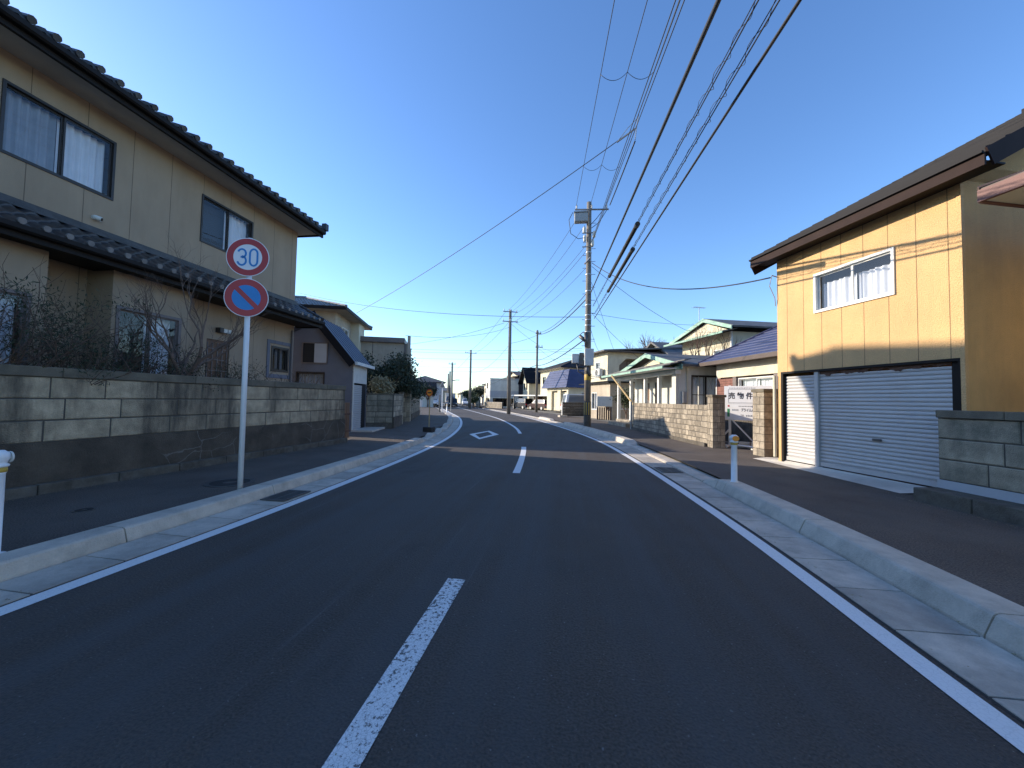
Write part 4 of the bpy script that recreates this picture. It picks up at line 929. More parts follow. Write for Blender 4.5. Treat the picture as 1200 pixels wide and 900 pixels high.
# garden walls and pillars on the left
block_wall('block_wall', 'short patched block wall with a pierced screen block beyond the mauve shed', (-8.75, 16.2), (-7.72, 16.62), [.25] * 2 + [.25] * 3, .14, 'block_r', .35, base=(.0, 'footing'), cap=(.05, .01, 1.2, 'coping'), length=(.35, .5), tone=(.6, 1.0))
block_wall('block_wall', 'grey ribbed block wall running back from the patched wall corner', (-7.70, 16.72), (-8.30, 19.0), [.25] * 4, .14, 'block_r', .60, base=(.0, 'block_base'), cap=(.07, .02, 1.2, 'coping'), length=(.38, .42), tone=(.7, 1.3))
pillar('tall narrow concrete post at the end of the ribbed wall', (-8.36, 19.2), R(105), .22, .22, [.3] * 5 + [.12], 'block_r', .06)
pillar('stone gate pillar in front of the dark bush', (-8.95, 21.6), R(105), .5, .5, [.28] * 6, 'block_r', .09)
block_wall('block_wall', 'dark block wall receding beyond the stone gate pillar on the left', (-9.2, 22.4), (-12.0, 31.0), [.25] * 4, .14, 'block_r', .50, base=(.0, 'block_base'), cap=(.07, .02, 1.2, 'coping'), length=(.38, .42), tone=(.5, .9))
tree('garden_bush', 'large dark evergreen bush above the garden wall on the left', (-9.6, 19.6, .1), 3.6, .08, 3, 31, leaf='leaf', forks=6, fork_h=.2, spread=.9, k=(3, 3), nleaf=26, lrad=.22, lsize=.07, cat='bush', lf=.36)
tree('garden_bush', 'second dark evergreen bush reaching over the stone gate pillar', (-10.2, 22.2, .1), 3.1, .08, 3, 37, leaf='leaf', forks=6, fork_h=.2, spread=1.0, k=(3, 3), nleaf=26, lrad=.22, lsize=.07, cat='bush', lf=.36)
tree('garden_bush', 'dark bush past the second gate pillar beside the flat-roofed building', (-11.6, 26.0, .1), 2.7, .08, 3, 41, leaf='leaf_b', forks=6, fork_h=.2, spread=1.0, k=(3, 3), nleaf=22, lrad=.22, lsize=.07, cat='bush', lf=.4)
tree('pampas_grass', 'tuft of pale dry grasses above the patched block wall', (-8.7, 17.5, .1), 2.3, .03, 2, 43, leaf='leaf_dry', tw='leaf_dry', forks=9, fork_h=.3, spread=.45, k=(3, 4), nleaf=10, lrad=.13, lsize=.06, cat='plant', lf=.36)

# small white notice board and the orange round portable sign
t = thing('notice_board', 'small white square notice board standing on the far left pavement', 'sign board', (-12.1, 31.2, .1), R(-8))
mb = MB(); mb.box(-.28, .28, -.02, 0, .65, 1.2); mb.build('board', M['sign_white'], t)
for x in (-.15, .12): MB().box(x, x + .04, .001, .03, 0, 1.15).build('leg', M['steel'], t)
t = thing('portable_sign', 'round orange portable sign on a thin pole with black base', 'traffic sign', (-5.60, 15.55, .1), R(-14))
MB().box(-.21, .21, -.15, .15, 0, .20).build('base', M['rubber'], t, bevel=.02)
MB().tube([(0, 0, .2), (0, 0, 1.55)], .022, 8).build('pole', M['wood'], t)
mb = MB(); mb.disc((0, -.03, 1.62), .155, .006, (0, -1, 0), 32); pl = mb.build('sign_plate', M['orange'], t)
mb = MB(); mb.disc((0, -.0365, 1.62), .155, .002, (0, -1, 0), 32, .125); mb.build('ring', M['sign_red'], pl)
mb = MB(); mb.box(-.09, .09, -.0395, -.0365, 1.60, 1.645); mb.build('bar', M['ink'], pl)
t = thing('warning_sign', 'grey triangular road sign on a white pole where the road bends away', 'traffic sign', (-12.3, 37.8, .1), R(-14))
MB().tube([(0, 0, 0), (0, 0, 2.9)], .045, 8).build('pole', M['white_gloss'], t)
mb = MB(); mb.prism([(-.36, 2.45), (.36, 2.45), (0, 3.12)], 'y', -.07, -.05); pl = mb.build('sign_plate', M['grey_box'], t)
mb = MB(); mb.prism([(-.26, 2.50), (.26, 2.50), (0, 2.99)], 'y', -.072, -.0705); mb.build('sign_face', M['roof_slate'], pl)
def bare_post(x, y, h, r_, m, label, arm=False):
    t = thing('street_post', label, 'post', (x, y, .1)); MB().tube([(0, 0, 0), (0, 0, h)], [r_, r_ * .8], 8).build('pole', M[m], t)
    if arm: MB().tube([(0, 0, h), (.5, 0, h + .1), (.9, 0, h + .1)], .05, 6).build('lamp_arm', M['steel'], t)
bare_post(-12.7, 38.2, 1.75, .07, 'steel_dark', 'dark slim post next to the grey triangular sign')
bare_post(-12.2, 40.5, 3.3, .05, 'steel', 'thin grey lamp post just behind the triangular sign', True)
for i in range(3):
    q = bollard((-11.6 - i * .45, 37.2 + i * 1.4, .1), ['far white delineator post closest to the road at the bend', 'far white delineator post in the middle at the bend', 'far white delineator post last in line at the bend'][i])

# ------------------------------------------------------------------ RIGHT houses
def band(mb, x0, x1, y0, y1, z0, z1): mb.box(x0, x1, y0, y1, z0, z1)
# low cream house with blue hip roof, behind the gate
H = thing('blue_roof_house', 'low cream and brown brick house with blue hip roof beside the ochre house', 'house', (6.3, 17.4, 0), R(-76))
W5, D5 = 5.2, 8.0
mb = MB(); wall(mb, 0, W5, 2.55, 3.2, [], 0); wall(mb, 0, D5, .1, 3.2, [], 0, 'y'); wall(mb, 0, D5, .1, 3.2, [], W5, 'y', sgn=-1); mb.quad((0, D5, .1), (W5, D5, .1), (W5, D5, 3.2), (0, D5, 3.2)); mb.build('wall', M['render_w'], H, recalc=False)
mb = MB(); wall(mb, 0.0, W5, .1, 2.55, [(1.35, 3.2, 1.2, 2.55)], -.005); mb.build('brick_wall', M['brown_brick'], H, recalc=False)
mb = MB(); mb.box(.25, W5, -.12, -.006, 2.56, 2.86); mb.build('lintel_band', M['cream'], H)
window(H, 1.35, 3.2, 1.2, 2.5, -.005, 'white_trim', 2, ('curtain', 'curtain'))
mb = MB(); mb.box(1.15, 1.34, -.1, -.006, 1.1, 2.55); mb.box(3.22, 3.42, -.1, -.006, 1.1, 2.55); mb.build('shutter_box', M['alu_grey'], H)
mb = MB(); mb.box(.0, .05, -.03, -.006, .1, 2.55); mb.build('corner_trim', M['white_trim'], H)
hip_roof(H, 0, W5 + 1.8, 0, D5, 3.22, 2.6, 'roof_blue', .5, .24, False, .12, 'roof_brown', 'roof_brown')

# single-storey porch house with mint trim
H = thing('mint_trim_house', 'white single-storey house with mint green gable trim and columned porch', 'house', (3.15, 24.75, 0), R(-76))
W6, D6 = 6.9, 6.5
mb = MB(); wall(mb, .1, W6, .3, 3.1, [(1.2, 2.1, .6, 2.6), (2.8, 3.3, 1.2, 2.6)], 1.1); wall(mb, .15, D6, .1, 3.2, [(.75, 2.15, 1.0, 2.75)], W6, 'y', sgn=-1); wall(mb, 1.1, D6, .1, 3.2, [], .1, 'y'); mb.quad((0, D6, .1), (W6, D6, .1), (W6, D6, 3.2), (0, D6, 3.2))
mb.build('wall', M['render_w'], H, recalc=False)
mb = MB(); mb.box(W6 - .35, W6, .02, .14, .3, 3.05); mb.build('porch_cheek', M['render_w'], H)
mb = MB(); mb.box(1.22, 2.08, 1.14, 1.18, .6, 2.59); d_ = mb.build('door', M['brown'], H); MB().box(1.98, 2.02, 1.10, 1.135, 1.4, 1.6).build('handle', M['steel'], d_)
window(H, 2.8, 3.3, 1.2, 2.6, 1.1, 'alu_dark', 1, ('curtain_grey',)); window(H, .75, 2.15, 1.0, 2.75, W6, 'alu_dark', 2, ('curtain', 'curtain'), 'y', -1, rail=True)
mb = MB(); mb.box(0, W6 + .05, -.05, 1.09, .1, .45); mb.box(-.1, 2.6, -.5, -.051, .1, .28); mb.build('porch_floor', M['block_far'], H)
for x in (.05, 1.9, 3.7, 5.2): MB().box(x, x + .16, 0, .16, .45, 2.78).build('column', M['white_trim'], H)
mb = MB(); mb.box(-.1, W6 + .1, -.04, .20, 2.78, 2.96); mb.build('beam', M['white_trim'], H)
mb = MB(); mb.box(-.15, W6 + .15, -.10, .24, 2.962, 3.10); mb.build('trim_band', M['green_trim'], H)
mb = MB(); stepped(mb, -.55, W6 + .35, -.75, 3.08, 1.3, .38, .3, .04)
mb.build('lower_eave', M['roof_grey'], H, recalc=False)
mb = MB(); mb.box(-.55, W6 + .35, -.80, -.74, 2.98, 3.09); mb.box(-.60, -.551, -.80, 1.0, 2.98, 3.12); mb.build('eave_fascia', M['green_trim'], H)
mb = MB(); mb.box(-.5, W6 + .3, -.73, -.11, 2.99, 3.02); mb.build('eave_soffit', M['white_trim'], H)
gx0, gx1, gz, ap = -.6, W6 + .35, 3.10, 3.98
xm = (gx0 + gx1) / 2 + .3
mb = MB(); mb.slab4((gx0, .15, gz), (xm, .15, ap), (xm, D6 + .4, ap), (gx0, D6 + .4, gz), -.1); mb.slab4((gx1, .15, gz), (xm, .15, ap), (xm, D6 + .4, ap), (gx1, D6 + .4, gz), .1); mb.build('roof', M['roof_grey'], H)
mb = MB()
for a, b, s_ in (((gx0, gz), (xm, ap), 1), ((gx1, gz), (xm, ap), 1)):
    mb.prism([(a[0], a[1] + .10), (b[0], b[1] + .10), (b[0], b[1] - .12), (a[0], a[1] - .12)], 'y', .10, .148)
mb.build('bargeboard', M['green_trim'], H)
mb = MB(); mb.prism([(gx0 + .5, gz - .1), (gx1 - .5, gz - .1), (xm, ap - .2)], 'y', .5, .55); mb.build('gable_panel', M['cream'], H)
mb = MB(); mb.box(W6 + .01, W6 + .06, .5, .56, .3, 3.1); mb.build('downpipe', M['cream'], H)
mb = MB(); mb.box(W6 + .01, W6 + .14, .28, .46, 1.5, 2.0); mb.build('meter_box', M['grey_box'], H)
t = thing('wooden_pole', 'slanting pale wooden pole leaning from the porch eave to the low wall', 'pole', (3.0, 20.9, .1)); MB().tube([(.55, .2, 1.25), (-.35, 2.35, 2.9)], .05, 8).build('shaft', M['wood'], t)

# two-storey white house with mint trim behind
H = thing('two_storey_mint_house', 'taller white two-storey house with mint green gable behind the porch house', 'house', (8.19, 28.9, 0), R(-74))
W7, D7, Z7 = 5.0, 6.5, 5.75
mb = MB(); wall(mb, 0, W7, .1, Z7, [(3.4, 4.5, 3.7, 4.8)], 0); wall(mb, 0, D7, .1, Z7, [], 0, 'y'); wall(mb, 0, D7, .1, Z7, [], W7, 'y', sgn=-1); mb.quad((0, D7, .1), (W7, D7, .1), (W7, D7, Z7), (0, D7, Z7)); mb.build('wall', M['cream'], H, recalc=False)
window(H, 3.4, 4.5, 3.7, 4.8, 0, 'white_trim', 2)
mb = MB(); mb.box(W7 - .12, W7 + .02, -.05, .05, .1, Z7); mb.build('corner_trim', M['white_trim'], H)
mb = MB(); g0, g1, gm = -.8, W7 + .7, W7 / 2 + .6
mb.slab4((g0, -.5, Z7), (gm, -.5, Z7 + 1.0), (gm, D7 + .5, Z7 + 1.0), (g0, D7 + .5, Z7), -.1); mb.slab4((g1, -.5, Z7 + .12), (gm, -.5, Z7 + 1.0), (gm, D7 + .5, Z7 + 1.0), (g1, D7 + .5, Z7 + .12), .1); mb.build('roof', M['roof_grey'], H)
mb = MB(); mb.prism([(g0, Z7 + .10), (gm, Z7 + 1.1), (gm, Z7 + .86), (g0, Z7 - .12)], 'y', -.56, -.502); mb.prism([(g1, Z7 + .20), (gm, Z7 + 1.1), (gm, Z7 + .86), (g1, Z7)], 'y', -.56, -.502); mb.build('bargeboard', M['green_trim'], H)
mb = MB(); stepped(mb, g0, W7 + .5, -.95, Z7 - .12, .95, .22, .3, .03); mb.build('pent_eave', M['roof_grey'], H, recalc=False)
mb = MB(); mb.box(g0, W7 + .5, -1.0, -.94, Z7 - .22, Z7 - .1); mb.build('eave_fascia', M['green_trim'], H)
mb = MB(); mb.prism([(g0 + .8, Z7 + .1), (g1 - .7, Z7 + .1), (gm, Z7 + .78)], 'y', -.3, -.25); mb.build('gable_panel', M['cream'], H)
def antenna(x, y, z, h, label):
    t = thing('tv_antenna', label, 'antenna', (x, y, z), R(20)); MB().tube([(0, 0, 0), (0, 0, h)], .022, 6).build('mast', M['steel'], t)
    q = MB(); q.tube([(-.5, 0, h), (.5, 0, h)], .014, 4)
    for k in range(7): q.tube([(-.45 + k * .15, -.28 + .02 * k, h), (-.45 + k * .15, .28 - .02 * k, h)], .010, 4)
    q.build('aerial', M['steel'], t)
antenna(9.6, 29.8, 6.4, 2.1, 'thin TV antenna standing on the roof of the taller mint trimmed house')
# small house with the grey gable between them
H = thing('grey_gable_house', 'small pale house with grey gable peeping between the two mint trimmed houses', 'house', (6.9, 36, 0), R(-74))
mb = MB(); wall(mb, 0, 4.4, .1, 5.2, [], 0); wall(mb, 0, 6, .1, 5.2, [], 0, 'y'); wall(mb, 0, 6, .1, 5.2, [], 4.4, 'y', sgn=-1); mb.add([(0, .0, 5.2), (4.4, .0, 5.2), (2.2, 0, 6.3)], [(0, 1, 2)]); mb.build('wall', M['cream'], H, recalc=False)
mb = MB(); mb.slab4((-.5, -.5, 5.1), (2.2, -.5, 6.45), (2.2, 6.4, 6.45), (-.5, 6.4, 5.1), -.14); mb.slab4((4.9, -.5, 5.1), (2.2, -.5, 6.45), (2.2, 6.4, 6.45), (4.9, 6.4, 5.1), .14); mb.build('roof', M['roof_grey'], H)

# house with balcony and air conditioner
H = thing('balcony_house', 'cream two-storey house with a recessed octagonal balcony behind the tall pole', 'house', (1.95, 34.0, 0), R(-68))
W8, D8, Z8 = 3.35, 7.0, 5.35
mb = MB(); wall(mb, 0, W8, 3.1, Z8, [(1.3, 2.1, 3.6, 4.7)], 0); wall(mb, 0, D8, 3.1, Z8, [(1.0, 3.9, 3.25, 4.9)], W8, 'y', sgn=-1, depth=.6); wall(mb, 0, D8, 3.1, Z8, [], 0, 'y'); mb.quad((0, D8, .1), (W8, D8, .1), (W8, D8, Z8), (0, D8, Z8)); mb.build('wall', M['cream'], H, recalc=False)
mb = MB()
for (x0, y0), (x1, y1) in ((( 1.0, 4.9), (1.6, 4.9)), ((3.9, 4.9), (3.3, 4.9))): mb.prism([(x0, y0), (x1, y0), (x0, y0 - .55)], 'x', W8 - .02, W8 - .001)
mb.build('arch_corner', M['cream'], H)
mb = MB(); mb.box(W8 - .62, W8 - .60, .9, 4.0, 3.1, 5.0); mb.build('balcony_back', M['alu_grey'], H)
window(H, 2.0, 3.5, 3.3, 4.8, W8 - .60, 'alu_dark', 2, ('curtain_grey', None), 'y', -1)
mb = MB(); 
for k in range(4): mb.box(W8 - .04, W8 - .02, 1.0, 3.9, 3.35 + k * .12, 3.38 + k * .12)
mb.build('balcony_rail', M['alu_dark'], H)
window(H, 1.3, 2.1, 3.6, 4.7, 0, 'white_trim', 2)
mb = MB(); mb.box(-1.0, W8 + .5, -.4, D8 + .5, Z8, Z8 + .10); mb.build('soffit', M['roof_brown'], H)
mb = MB(); mb.slab4((-1.05, -.6, Z8 + .12), (W8 + .55, -.6, Z8 + .12), (W8 + .55, D8 + .5, Z8 + .75), (-1.05, D8 + .5, Z8 + .75), .11); mb.build('roof', M['roof_grey'], H)
mb = MB(); wall(mb, -.1, W8 + .8, .1, 3.0, [(1.0, 2.0, .8, 2.2)], -.2); wall(mb, -.2, D8, .1, 3.0, [(.6, 1.6, .9, 2.2), (3.2, 4.4, .9, 2.2)], W8 + .8, 'y', sgn=-1); wall(mb, -.2, D8, .1, 3.0, [], -.1, 'y'); mb.build('lower_wall', M['render_tan'], H, recalc=False)
for a, b in ((.6, 1.6), (3.2, 4.4)): window(H, a, b, .9, 2.2, W8 + .8, 'white_trim', 1, ('curtain_grey',), 'y', -1)
window(H, 1.0, 2.0, .8, 2.2, -.2, 'white_trim', 2)
mb = MB(); mb.slab4((-.9, -.5, 2.98), (W8 + 1.1, -.5, 2.98), (W8 + 1.1, D8 + .2, 3.12), (-.9, D8 + .2, 3.12), .08); mb.build('lower_roof', M['roof_dark'], H)
t = thing('air_conditioner', 'white outdoor air-conditioner unit on the upper wall of the balcony house', 'air conditioner', (2.78, 31.75, 3.25), R(-68))
MB().box(-.4, .4, -.35, -.05, .25, .85).build('casing', M['white_box'], t, bevel=.02); mb = MB(); mb.disc((-.1, -.352, .55), .23, .01, (0, -1, 0), 24, .03); mb.build('fan_grille', M['steel_dark'], t); MB().box(-.45, .45, -.4, -.02, .15, .2).build('bracket', M['steel'], t)
antenna(2.2, 38, 5.9, 1.4, 'TV antenna above the roof of the balcony house')

# garage with blue mansard
H = thing('mansard_garage', 'cream garage building with a steep blue mansard roof', 'garage', (-2.27, 48.0, 0), R(-63))
W9, D9 = 5.6, 5.0
mb = MB(); wall(mb, 0, W9, .3, 3.0, [(1.3, 2.9, .3, 2.6), (3.7, 5.2, .3, 2.6)], 0, depth=.3); wall(mb, 0, D9, .3, 3.0, [(1.6, 2.9, 1.6, 2.5)], W9, 'y', sgn=-1); wall(mb, 0, D9, .3, 3.0, [], 0, 'y'); mb.quad((0, D9, .1), (W9, D9, .1), (W9, D9, 3), (0, D9, 3)); mb.build('wall', M['cream'], H, recalc=False)
shutter(H, 1.3, 2.9, .42, 2.6, .25, 'cream', pitch=.15); shutter(H, 3.7, 5.2, .42, 2.6, .25, 'cream', pitch=.15)
window(H, 1.6, 2.9, 1.6, 2.5, W9, 'white_trim', 2, axis='y', sgn=-1)
mb = MB(); z0, z1 = 2.95, 5.0; o0, o1 = .55, -.25
lo = [(-o0, -o0), (W9 + o0, -o0), (W9 + o0, D9 + o0), (-o0, D9 + o0)]; hi = [(-o1, -o1), (W9 + o1, -o1), (W9 + o1, D9 + o1), (-o1, D9 + o1)]; nn = 7
for k in range(nn):
    t0, t1 = k / nn, (k + 1) / nn
    L0 = [(a[0] + (b[0] - a[0]) * t0, a[1] + (b[1] - a[1]) * t0, z0 + (z1 - z0) * t0) for a, b in zip(lo, hi)]; L1 = [(a[0] + (b[0] - a[0]) * t1 * .985, a[1] + (b[1] - a[1]) * t1, z0 + (z1 - z0) * t1) for a, b in zip(lo, hi)]
    e = .03
    L0 = [(p[0] + (e if p[0] > W9 / 2 else -e), p[1] + (e if p[1] > D9 / 2 else -e), p[2]) for p in L0]
    mb.add(L0 + L1, [(i, (i + 1) % 4, 4 + (i + 1) % 4, 4 + i) for i in range(4)])
mb.quad(*[(p[0], p[1], z1 - .01) for p in hi]); mb.quad(*[(p[0], p[1], z0) for p in lo]); mb.build('mansard_roof', M['roof_blue'], H, recalc=False)
def simple_house(name, label, loc, ang, w_, d_, ze, rise, wm, rm, wins=(), swins=(), over=.5, cat='house', hip=False, gable_x=True, storeys=None):
    """gable_x: ridge runs along local y (gable faces the front)"""
    H = thing(name, label, cat, loc, ang)
    mb = MB(); wall(mb, 0, w_, .1, ze, wins, 0); wall(mb, 0, d_, .1, ze, swins, w_, 'y', sgn=-1); wall(mb, 0, d_, .1, ze, [], 0, 'y'); mb.quad((0, d_, .1), (w_, d_, .1), (w_, d_, ze), (0, d_, ze))
    if not hip and rise > 0:
        if gable_x:
            for y in (0, d_): mb.add([(0, y, ze), (w_, y, ze), (w_ / 2, y, ze + rise)], [(0, 1, 2)])
        else:
            for x in (0, w_): mb.add([(x, 0, ze), (x, d_, ze), (x, d_ / 2, ze + rise)], [(0, 1, 2)])
    mb.build('wall', M[wm], H, recalc=False)
    for q in wins: window(H, *q, 0, 'alu_dark', 2, ('curtain_grey', 'curtain'))
    for q in swins: window(H, *q, w_, 'alu_dark', 2, ('curtain_grey', None), 'y', -1)
    if hip: hip_roof(H, 0, w_, 0, d_, ze + .1, rise, rm, over, .35, False, .1, 'fascia', 'soffit_l')
    elif rise > 0:
        mb = MB(); o = over
        if gable_x:
            k = rise / (w_ / 2); mb.slab4((-o, -o, ze + .08 - o * k), (w_ / 2, -o, ze + rise + .08), (w_ / 2, d_ + o, ze + rise + .08), (-o, d_ + o, ze + .08 - o * k), -.12); mb.slab4((w_ + o, -o, ze + .08 - o * k), (w_ / 2, -o, ze + rise + .08), (w_ / 2, d_ + o, ze + rise + .08), (w_ + o, d_ + o, ze + .08 - o * k), .12)
        else:
            k = rise / (d_ / 2); mb.slab4((-o, -o, ze + .08 - o * k), (w_ + o, -o, ze + .08 - o * k), (w_ + o, d_ / 2, ze + rise + .08), (-o, d_ / 2, ze + rise + .08), .12); mb.slab4((-o, d_ + o, ze + .08 - o * k), (w_ + o, d_ + o, ze + .08 - o * k), (w_ + o, d_ / 2, ze + rise + .08), (-o, d_ / 2, ze + rise + .08), -.12)
        mb.build('roof', M[rm], H)
    else:
        mb = MB(); mb.box(-.1, w_ + .1, -.1, d_ + .1, ze, ze + .2); mb.build('roof', M[rm], H)
    return H
simple_house('cream_house', 'cream two-storey house with dark hip roof behind the blue mansard garage', (-3.9, 60.3, 0), R(-65), 8.5, 8, 5.9, 1.7, 'cream', 'roof_dark', [(1.0, 2.2, 3.9, 5.0), (3.4, 4.8, 3.9, 5.0)], hip=True, over=.7)
simple_house('gabled_house', 'narrow cream gabled house with two slim upper windows past the far pole', (-7.3, 66.5, 0), R(-66), 3.2, 7, 4.9, 1.9, 'cream', 'roof_dark', [(.6, 1.2, 3.2, 4.3), (1.8, 2.4, 3.2, 4.3)], over=.7)
simple_house('dark_house', 'dark grey two-storey house between the white box building and the gabled house', (-12.2, 76, 0), R(-66), 7.5, 7, 5.5, .5, 'alu_grey', 'roof_dark', [(1.0, 2.3, 3.2, 4.6), (4.2, 5.6, 3.2, 4.6)], [(1.5, 3.2, 3.2, 4.6), (4.2, 5.8, 3.2, 4.6)], hip=True)
# box building white over grey
H = thing('box_building', 'boxy white and grey flat-roofed shop building at the far road bend', 'building', (-14.6, 70.2, 0), R(-70))
mb = MB(); wall(mb, 0, 5.2, 2.95, 5.0, [(1.5, 2.8, 3.4, 4.4)], 0); wall(mb, 0, 5, 2.95, 5.0, [], 5.2, 'y', sgn=-1); wall(mb, 0, 5, 2.95, 5.0, [], 0, 'y'); mb.box(-.05, 5.25, -.05, 5.05, 5.0, 5.12); mb.build('upper_wall', M['render_w'], H, recalc=False)
window(H, 1.5, 2.8, 3.4, 4.4, 0)
mb = MB(); wall(mb, -.01, 5.21, 1.9, 2.95, [], -.01); wall(mb, -.01, 5, 1.9, 2.95, [], 5.21, 'y', sgn=-1); mb.build('grey_band', M['render_grey'], H, recalc=False)
mb = MB(); wall(mb, 0, 5.2, .1, 1.9, [(.4, 4.6, .4, 1.7)], 0); wall(mb, 0, 5, .1, 1.9, [(.5, 4.2, .3, 1.7)], 5.2, 'y', sgn=-1); mb.build('lower_wall', M['render_w'], H, recalc=False)
window(H, .5, 4.2, .3, 1.7, 5.2, 'alu_dark', 3, (None,), 'y', -1, gl='glass_dark'); window(H, .4, 4.6, .4, 1.7, 0, 'alu_dark', 3, (None,), gl='glass_dark')
# carport
t = thing('carport', 'long flat white carport sheltering a dark car on the right', 'carport', (-8.0, 57.5, 0), R(-45))
MB().box(0, 9.5, 0, 4.5, 2.05, 2.22).build('roof', M['carport_roof'], t)
for x, y in ((.2, .2), (9.2, .2), (.2, 4.2), (9.2, 4.2), (4.7, .2)): MB().box(x, x + .12, y, y + .12, .1, 2.049).build('post', M['steel_dark'], t)
mb = MB(); mb.box(.0, 9.5, 4.5, 4.56, .1, 2.04); mb.build('back_panel', M['rust'], t)

# ------------------------------------------------------------------ cars
def car(label, loc, ang, paint_m, L=4.2, Wd=1.7, Hh=1.5, kind='van', cat='car'):
    t = thing('parked_car', label, cat, loc, ang); hw = Wd / 2
    s_ = L / 4.2
    body = [(-2.1, .28), (-2.08, .62), (-2.0, .86), (-1.1 if kind == 'sedan' else -1.95, .95), (1.0, .93), (1.75, .80), (2.05, .62), (2.1, .30)]
    top = [(-1.35, .95), (-.9, Hh), (.35, Hh), (1.02, .93)] if kind == 'sedan' else [(-1.95, .95), (-1.78, Hh), (.45, Hh), (1.1, .93)]
    if kind == 'truck': top = [(.35, .93), (.40, Hh + .25), (1.5, Hh + .2), (1.85, .93)]
    def loft(poly, w0, w1, zlo, zhi):
        q = MB(); n = len(poly); vs = []
        for sy in (-1, 1):
            for x, z in poly: k = (z - zlo) / (zhi - zlo); vs.append((x * s_, sy * (w0 + (w1 - w0) * k), z))
        q.add(vs, [tuple(range(n)), tuple(range(2 * n - 1, n - 1, -1))] + [(i, n + i, n + (i + 1) % n, (i + 1) % n) for i in range(n)]); return q
    loft(body, hw, hw * .97, .28, .95).build('body', M[paint_m], t, bevel=.04)
    loft(top, hw * .96, hw * .80, .93, Hh).build('cabin', M[paint_m], t, bevel=.03)
    zt = max(z for _, z in top)
    def inset(poly, k):
        cx = sum(p[0] for p in poly) / len(poly); cz = sum(p[1] for p in poly) / len(poly); return [(cx + (x - cx) * k, cz + (z - cz) * k + .02) for x, z in poly]
    ip = inset(top, .80)
    q = MB()
    for sy in (-1, 1):
        vs = [(x * s_, sy * (hw * .96 + (hw * .80 - hw * .96) * (z - .93) / (zt - .93) + .006), z) for x, z in ip]; q.add(vs, [tuple(range(len(vs)))])
    q.build('side_window', M['glass_dark'], t, recalc=False)
    for (a, b), nm in (((top[2], top[3]), 'windscreen'), ((top[0], top[1]), 'rear_window')):
        q = MB(); P0, P1 = Vector((a[0], a[1])), Vector((b[0], b[1])); d = (P1 - P0).normalized(); nn_ = Vector((d.y, -d.x)); 
        if nn_.x * (1 if nm == 'windscreen' else -1) < 0: nn_ = -nn_
        P0, P1 = P0.lerp(P1, .1) + nn_ * .008, P0.lerp(P1, .9) + nn_ * .008; q.quad((P0.x * s_, -hw * .72, P0.y), (P0.x * s_, hw * .72, P0.y), (P1.x * s_, hw * .78, P1.y), (P1.x * s_, -hw * .78, P1.y)); q.build(nm, M['glass_dark'], t, recalc=False)
    for x in (-1.3, 1.3):
        for sy in (-1, 1):
            q = MB(); q.tube([(x * s_, sy * (hw - .2), .31), (x * s_, sy * (hw + .01), .31)], .31, 18); wh = q.build('wheel', M['rubber'], t)
            q = MB(); q.tube([(x * s_, sy * (hw + .011), .31), (x * s_, sy * (hw + .02), .31)], .19, 12); q.build('rim', M['steel'], wh)
    for sy in (-1, 1):
        MB().box(2.03 * s_, 2.10 * s_, sy * hw * .6, sy * hw * .9, .55, .70).build('headlight', M['insul'], t); MB().box(-2.10 * s_, -2.04 * s_, sy * hw * .7, sy * hw * .92, .62, .82).build('tail_light', M['lamp_red'], t)
    MB().box(2.06 * s_, 2.125 * s_, -.6, .6, .32, .45).build('bumper', M['rubber'], t)
    if kind == 'truck': q = MB(); q.box(-2.1 * s_, .3 * s_, -hw, hw, .96, 2.45); q.build('cargo_box', M['white_box'], t)
    return t
car('white van parked behind the dark board fence on the right', (1.6, 39.5, .3), R(15), 'car_white', 4.0, 1.6, 1.85)
car('dark wagon under the white carport', (-3.4, 53.8, .1), R(130), 'car_red', 4.2, 1.7, 1.5)
car('dark compact car under the far left end of the carport', (-6.3, 57.3, .1), R(130), 'car_dark', 3.9, 1.6, 1.6)
car('silver-white off-roader parked on the far left pavement facing the camera', (-23.4, 67, .1), R(-72), 'car_white', 4.2, 1.75, 1.85)
car('white box truck standing beyond the off-roader on the far left', (-22.6, 74.5, .1), R(-72), 'car_white', 5.2, 2.0, 1.7, 'truck', 'truck')
car('dark hatchback beside the white truck on the far left', (-20.6, 69.5, .0), R(-72), 'car_dark', 3.9, 1.65, 1.55)
car('white car waiting where the road disappears', (-21.6, 83, .0), R(-72), 'car_white', 4.2, 1.7, 1.5, 'sedan')

# ------------------------------------------------------------------ right: dark board fence, box, shrubs
t = thing('board_fence', 'low dark weathered board fence behind the tall concrete pole', 'fence', (-.25, 33.8, .1), R(28))
mb = MB()
for k in range(5): mb.box(0, 3.2, 0, .05, .05 + k * .245, .285 + k * .245, rnd.uniform(.6, 1.2))
mb.build('boards', M['footing'], t); MB().box(-.06, -.001, -.02, .08, 0, 1.3).build('post', M['white_box'], t)
mb = MB(); mb.box(-.5, .2, -.5, -.1, 0, .16); mb.build('base_block', M['kerb'], t)
t = thing('storage_tank', 'pale square tank on a dark slatted stand right of the tall pole', 'tank', (2.35, 30.1, .1), R(-2))
MB().box(0, 1.15, 0, .7, 1.0, 1.78).build('tank', M['white_box'], t, bevel=.04)
mb = MB()
for k in range(7): mb.box(.02 + k * .16, .13 + k * .16, .02, .05, 0, .96)
mb.build('slats', M['rust'], t)
for x in (0, 1.09): MB().box(x, x + .06, .06, .12, 0, .999).build('leg', M['steel'], t)
tree('garden_shrub', 'small green shrub between the pale tank and the porch', (4.1, 27.3, .1), 2.0, .05, 2, 51, leaf='leaf_b', forks=5, fork_h=.3, spread=.4, k=(3, 3), nleaf=30, lrad=.16, lsize=.06, cat='shrub', lf=.35)
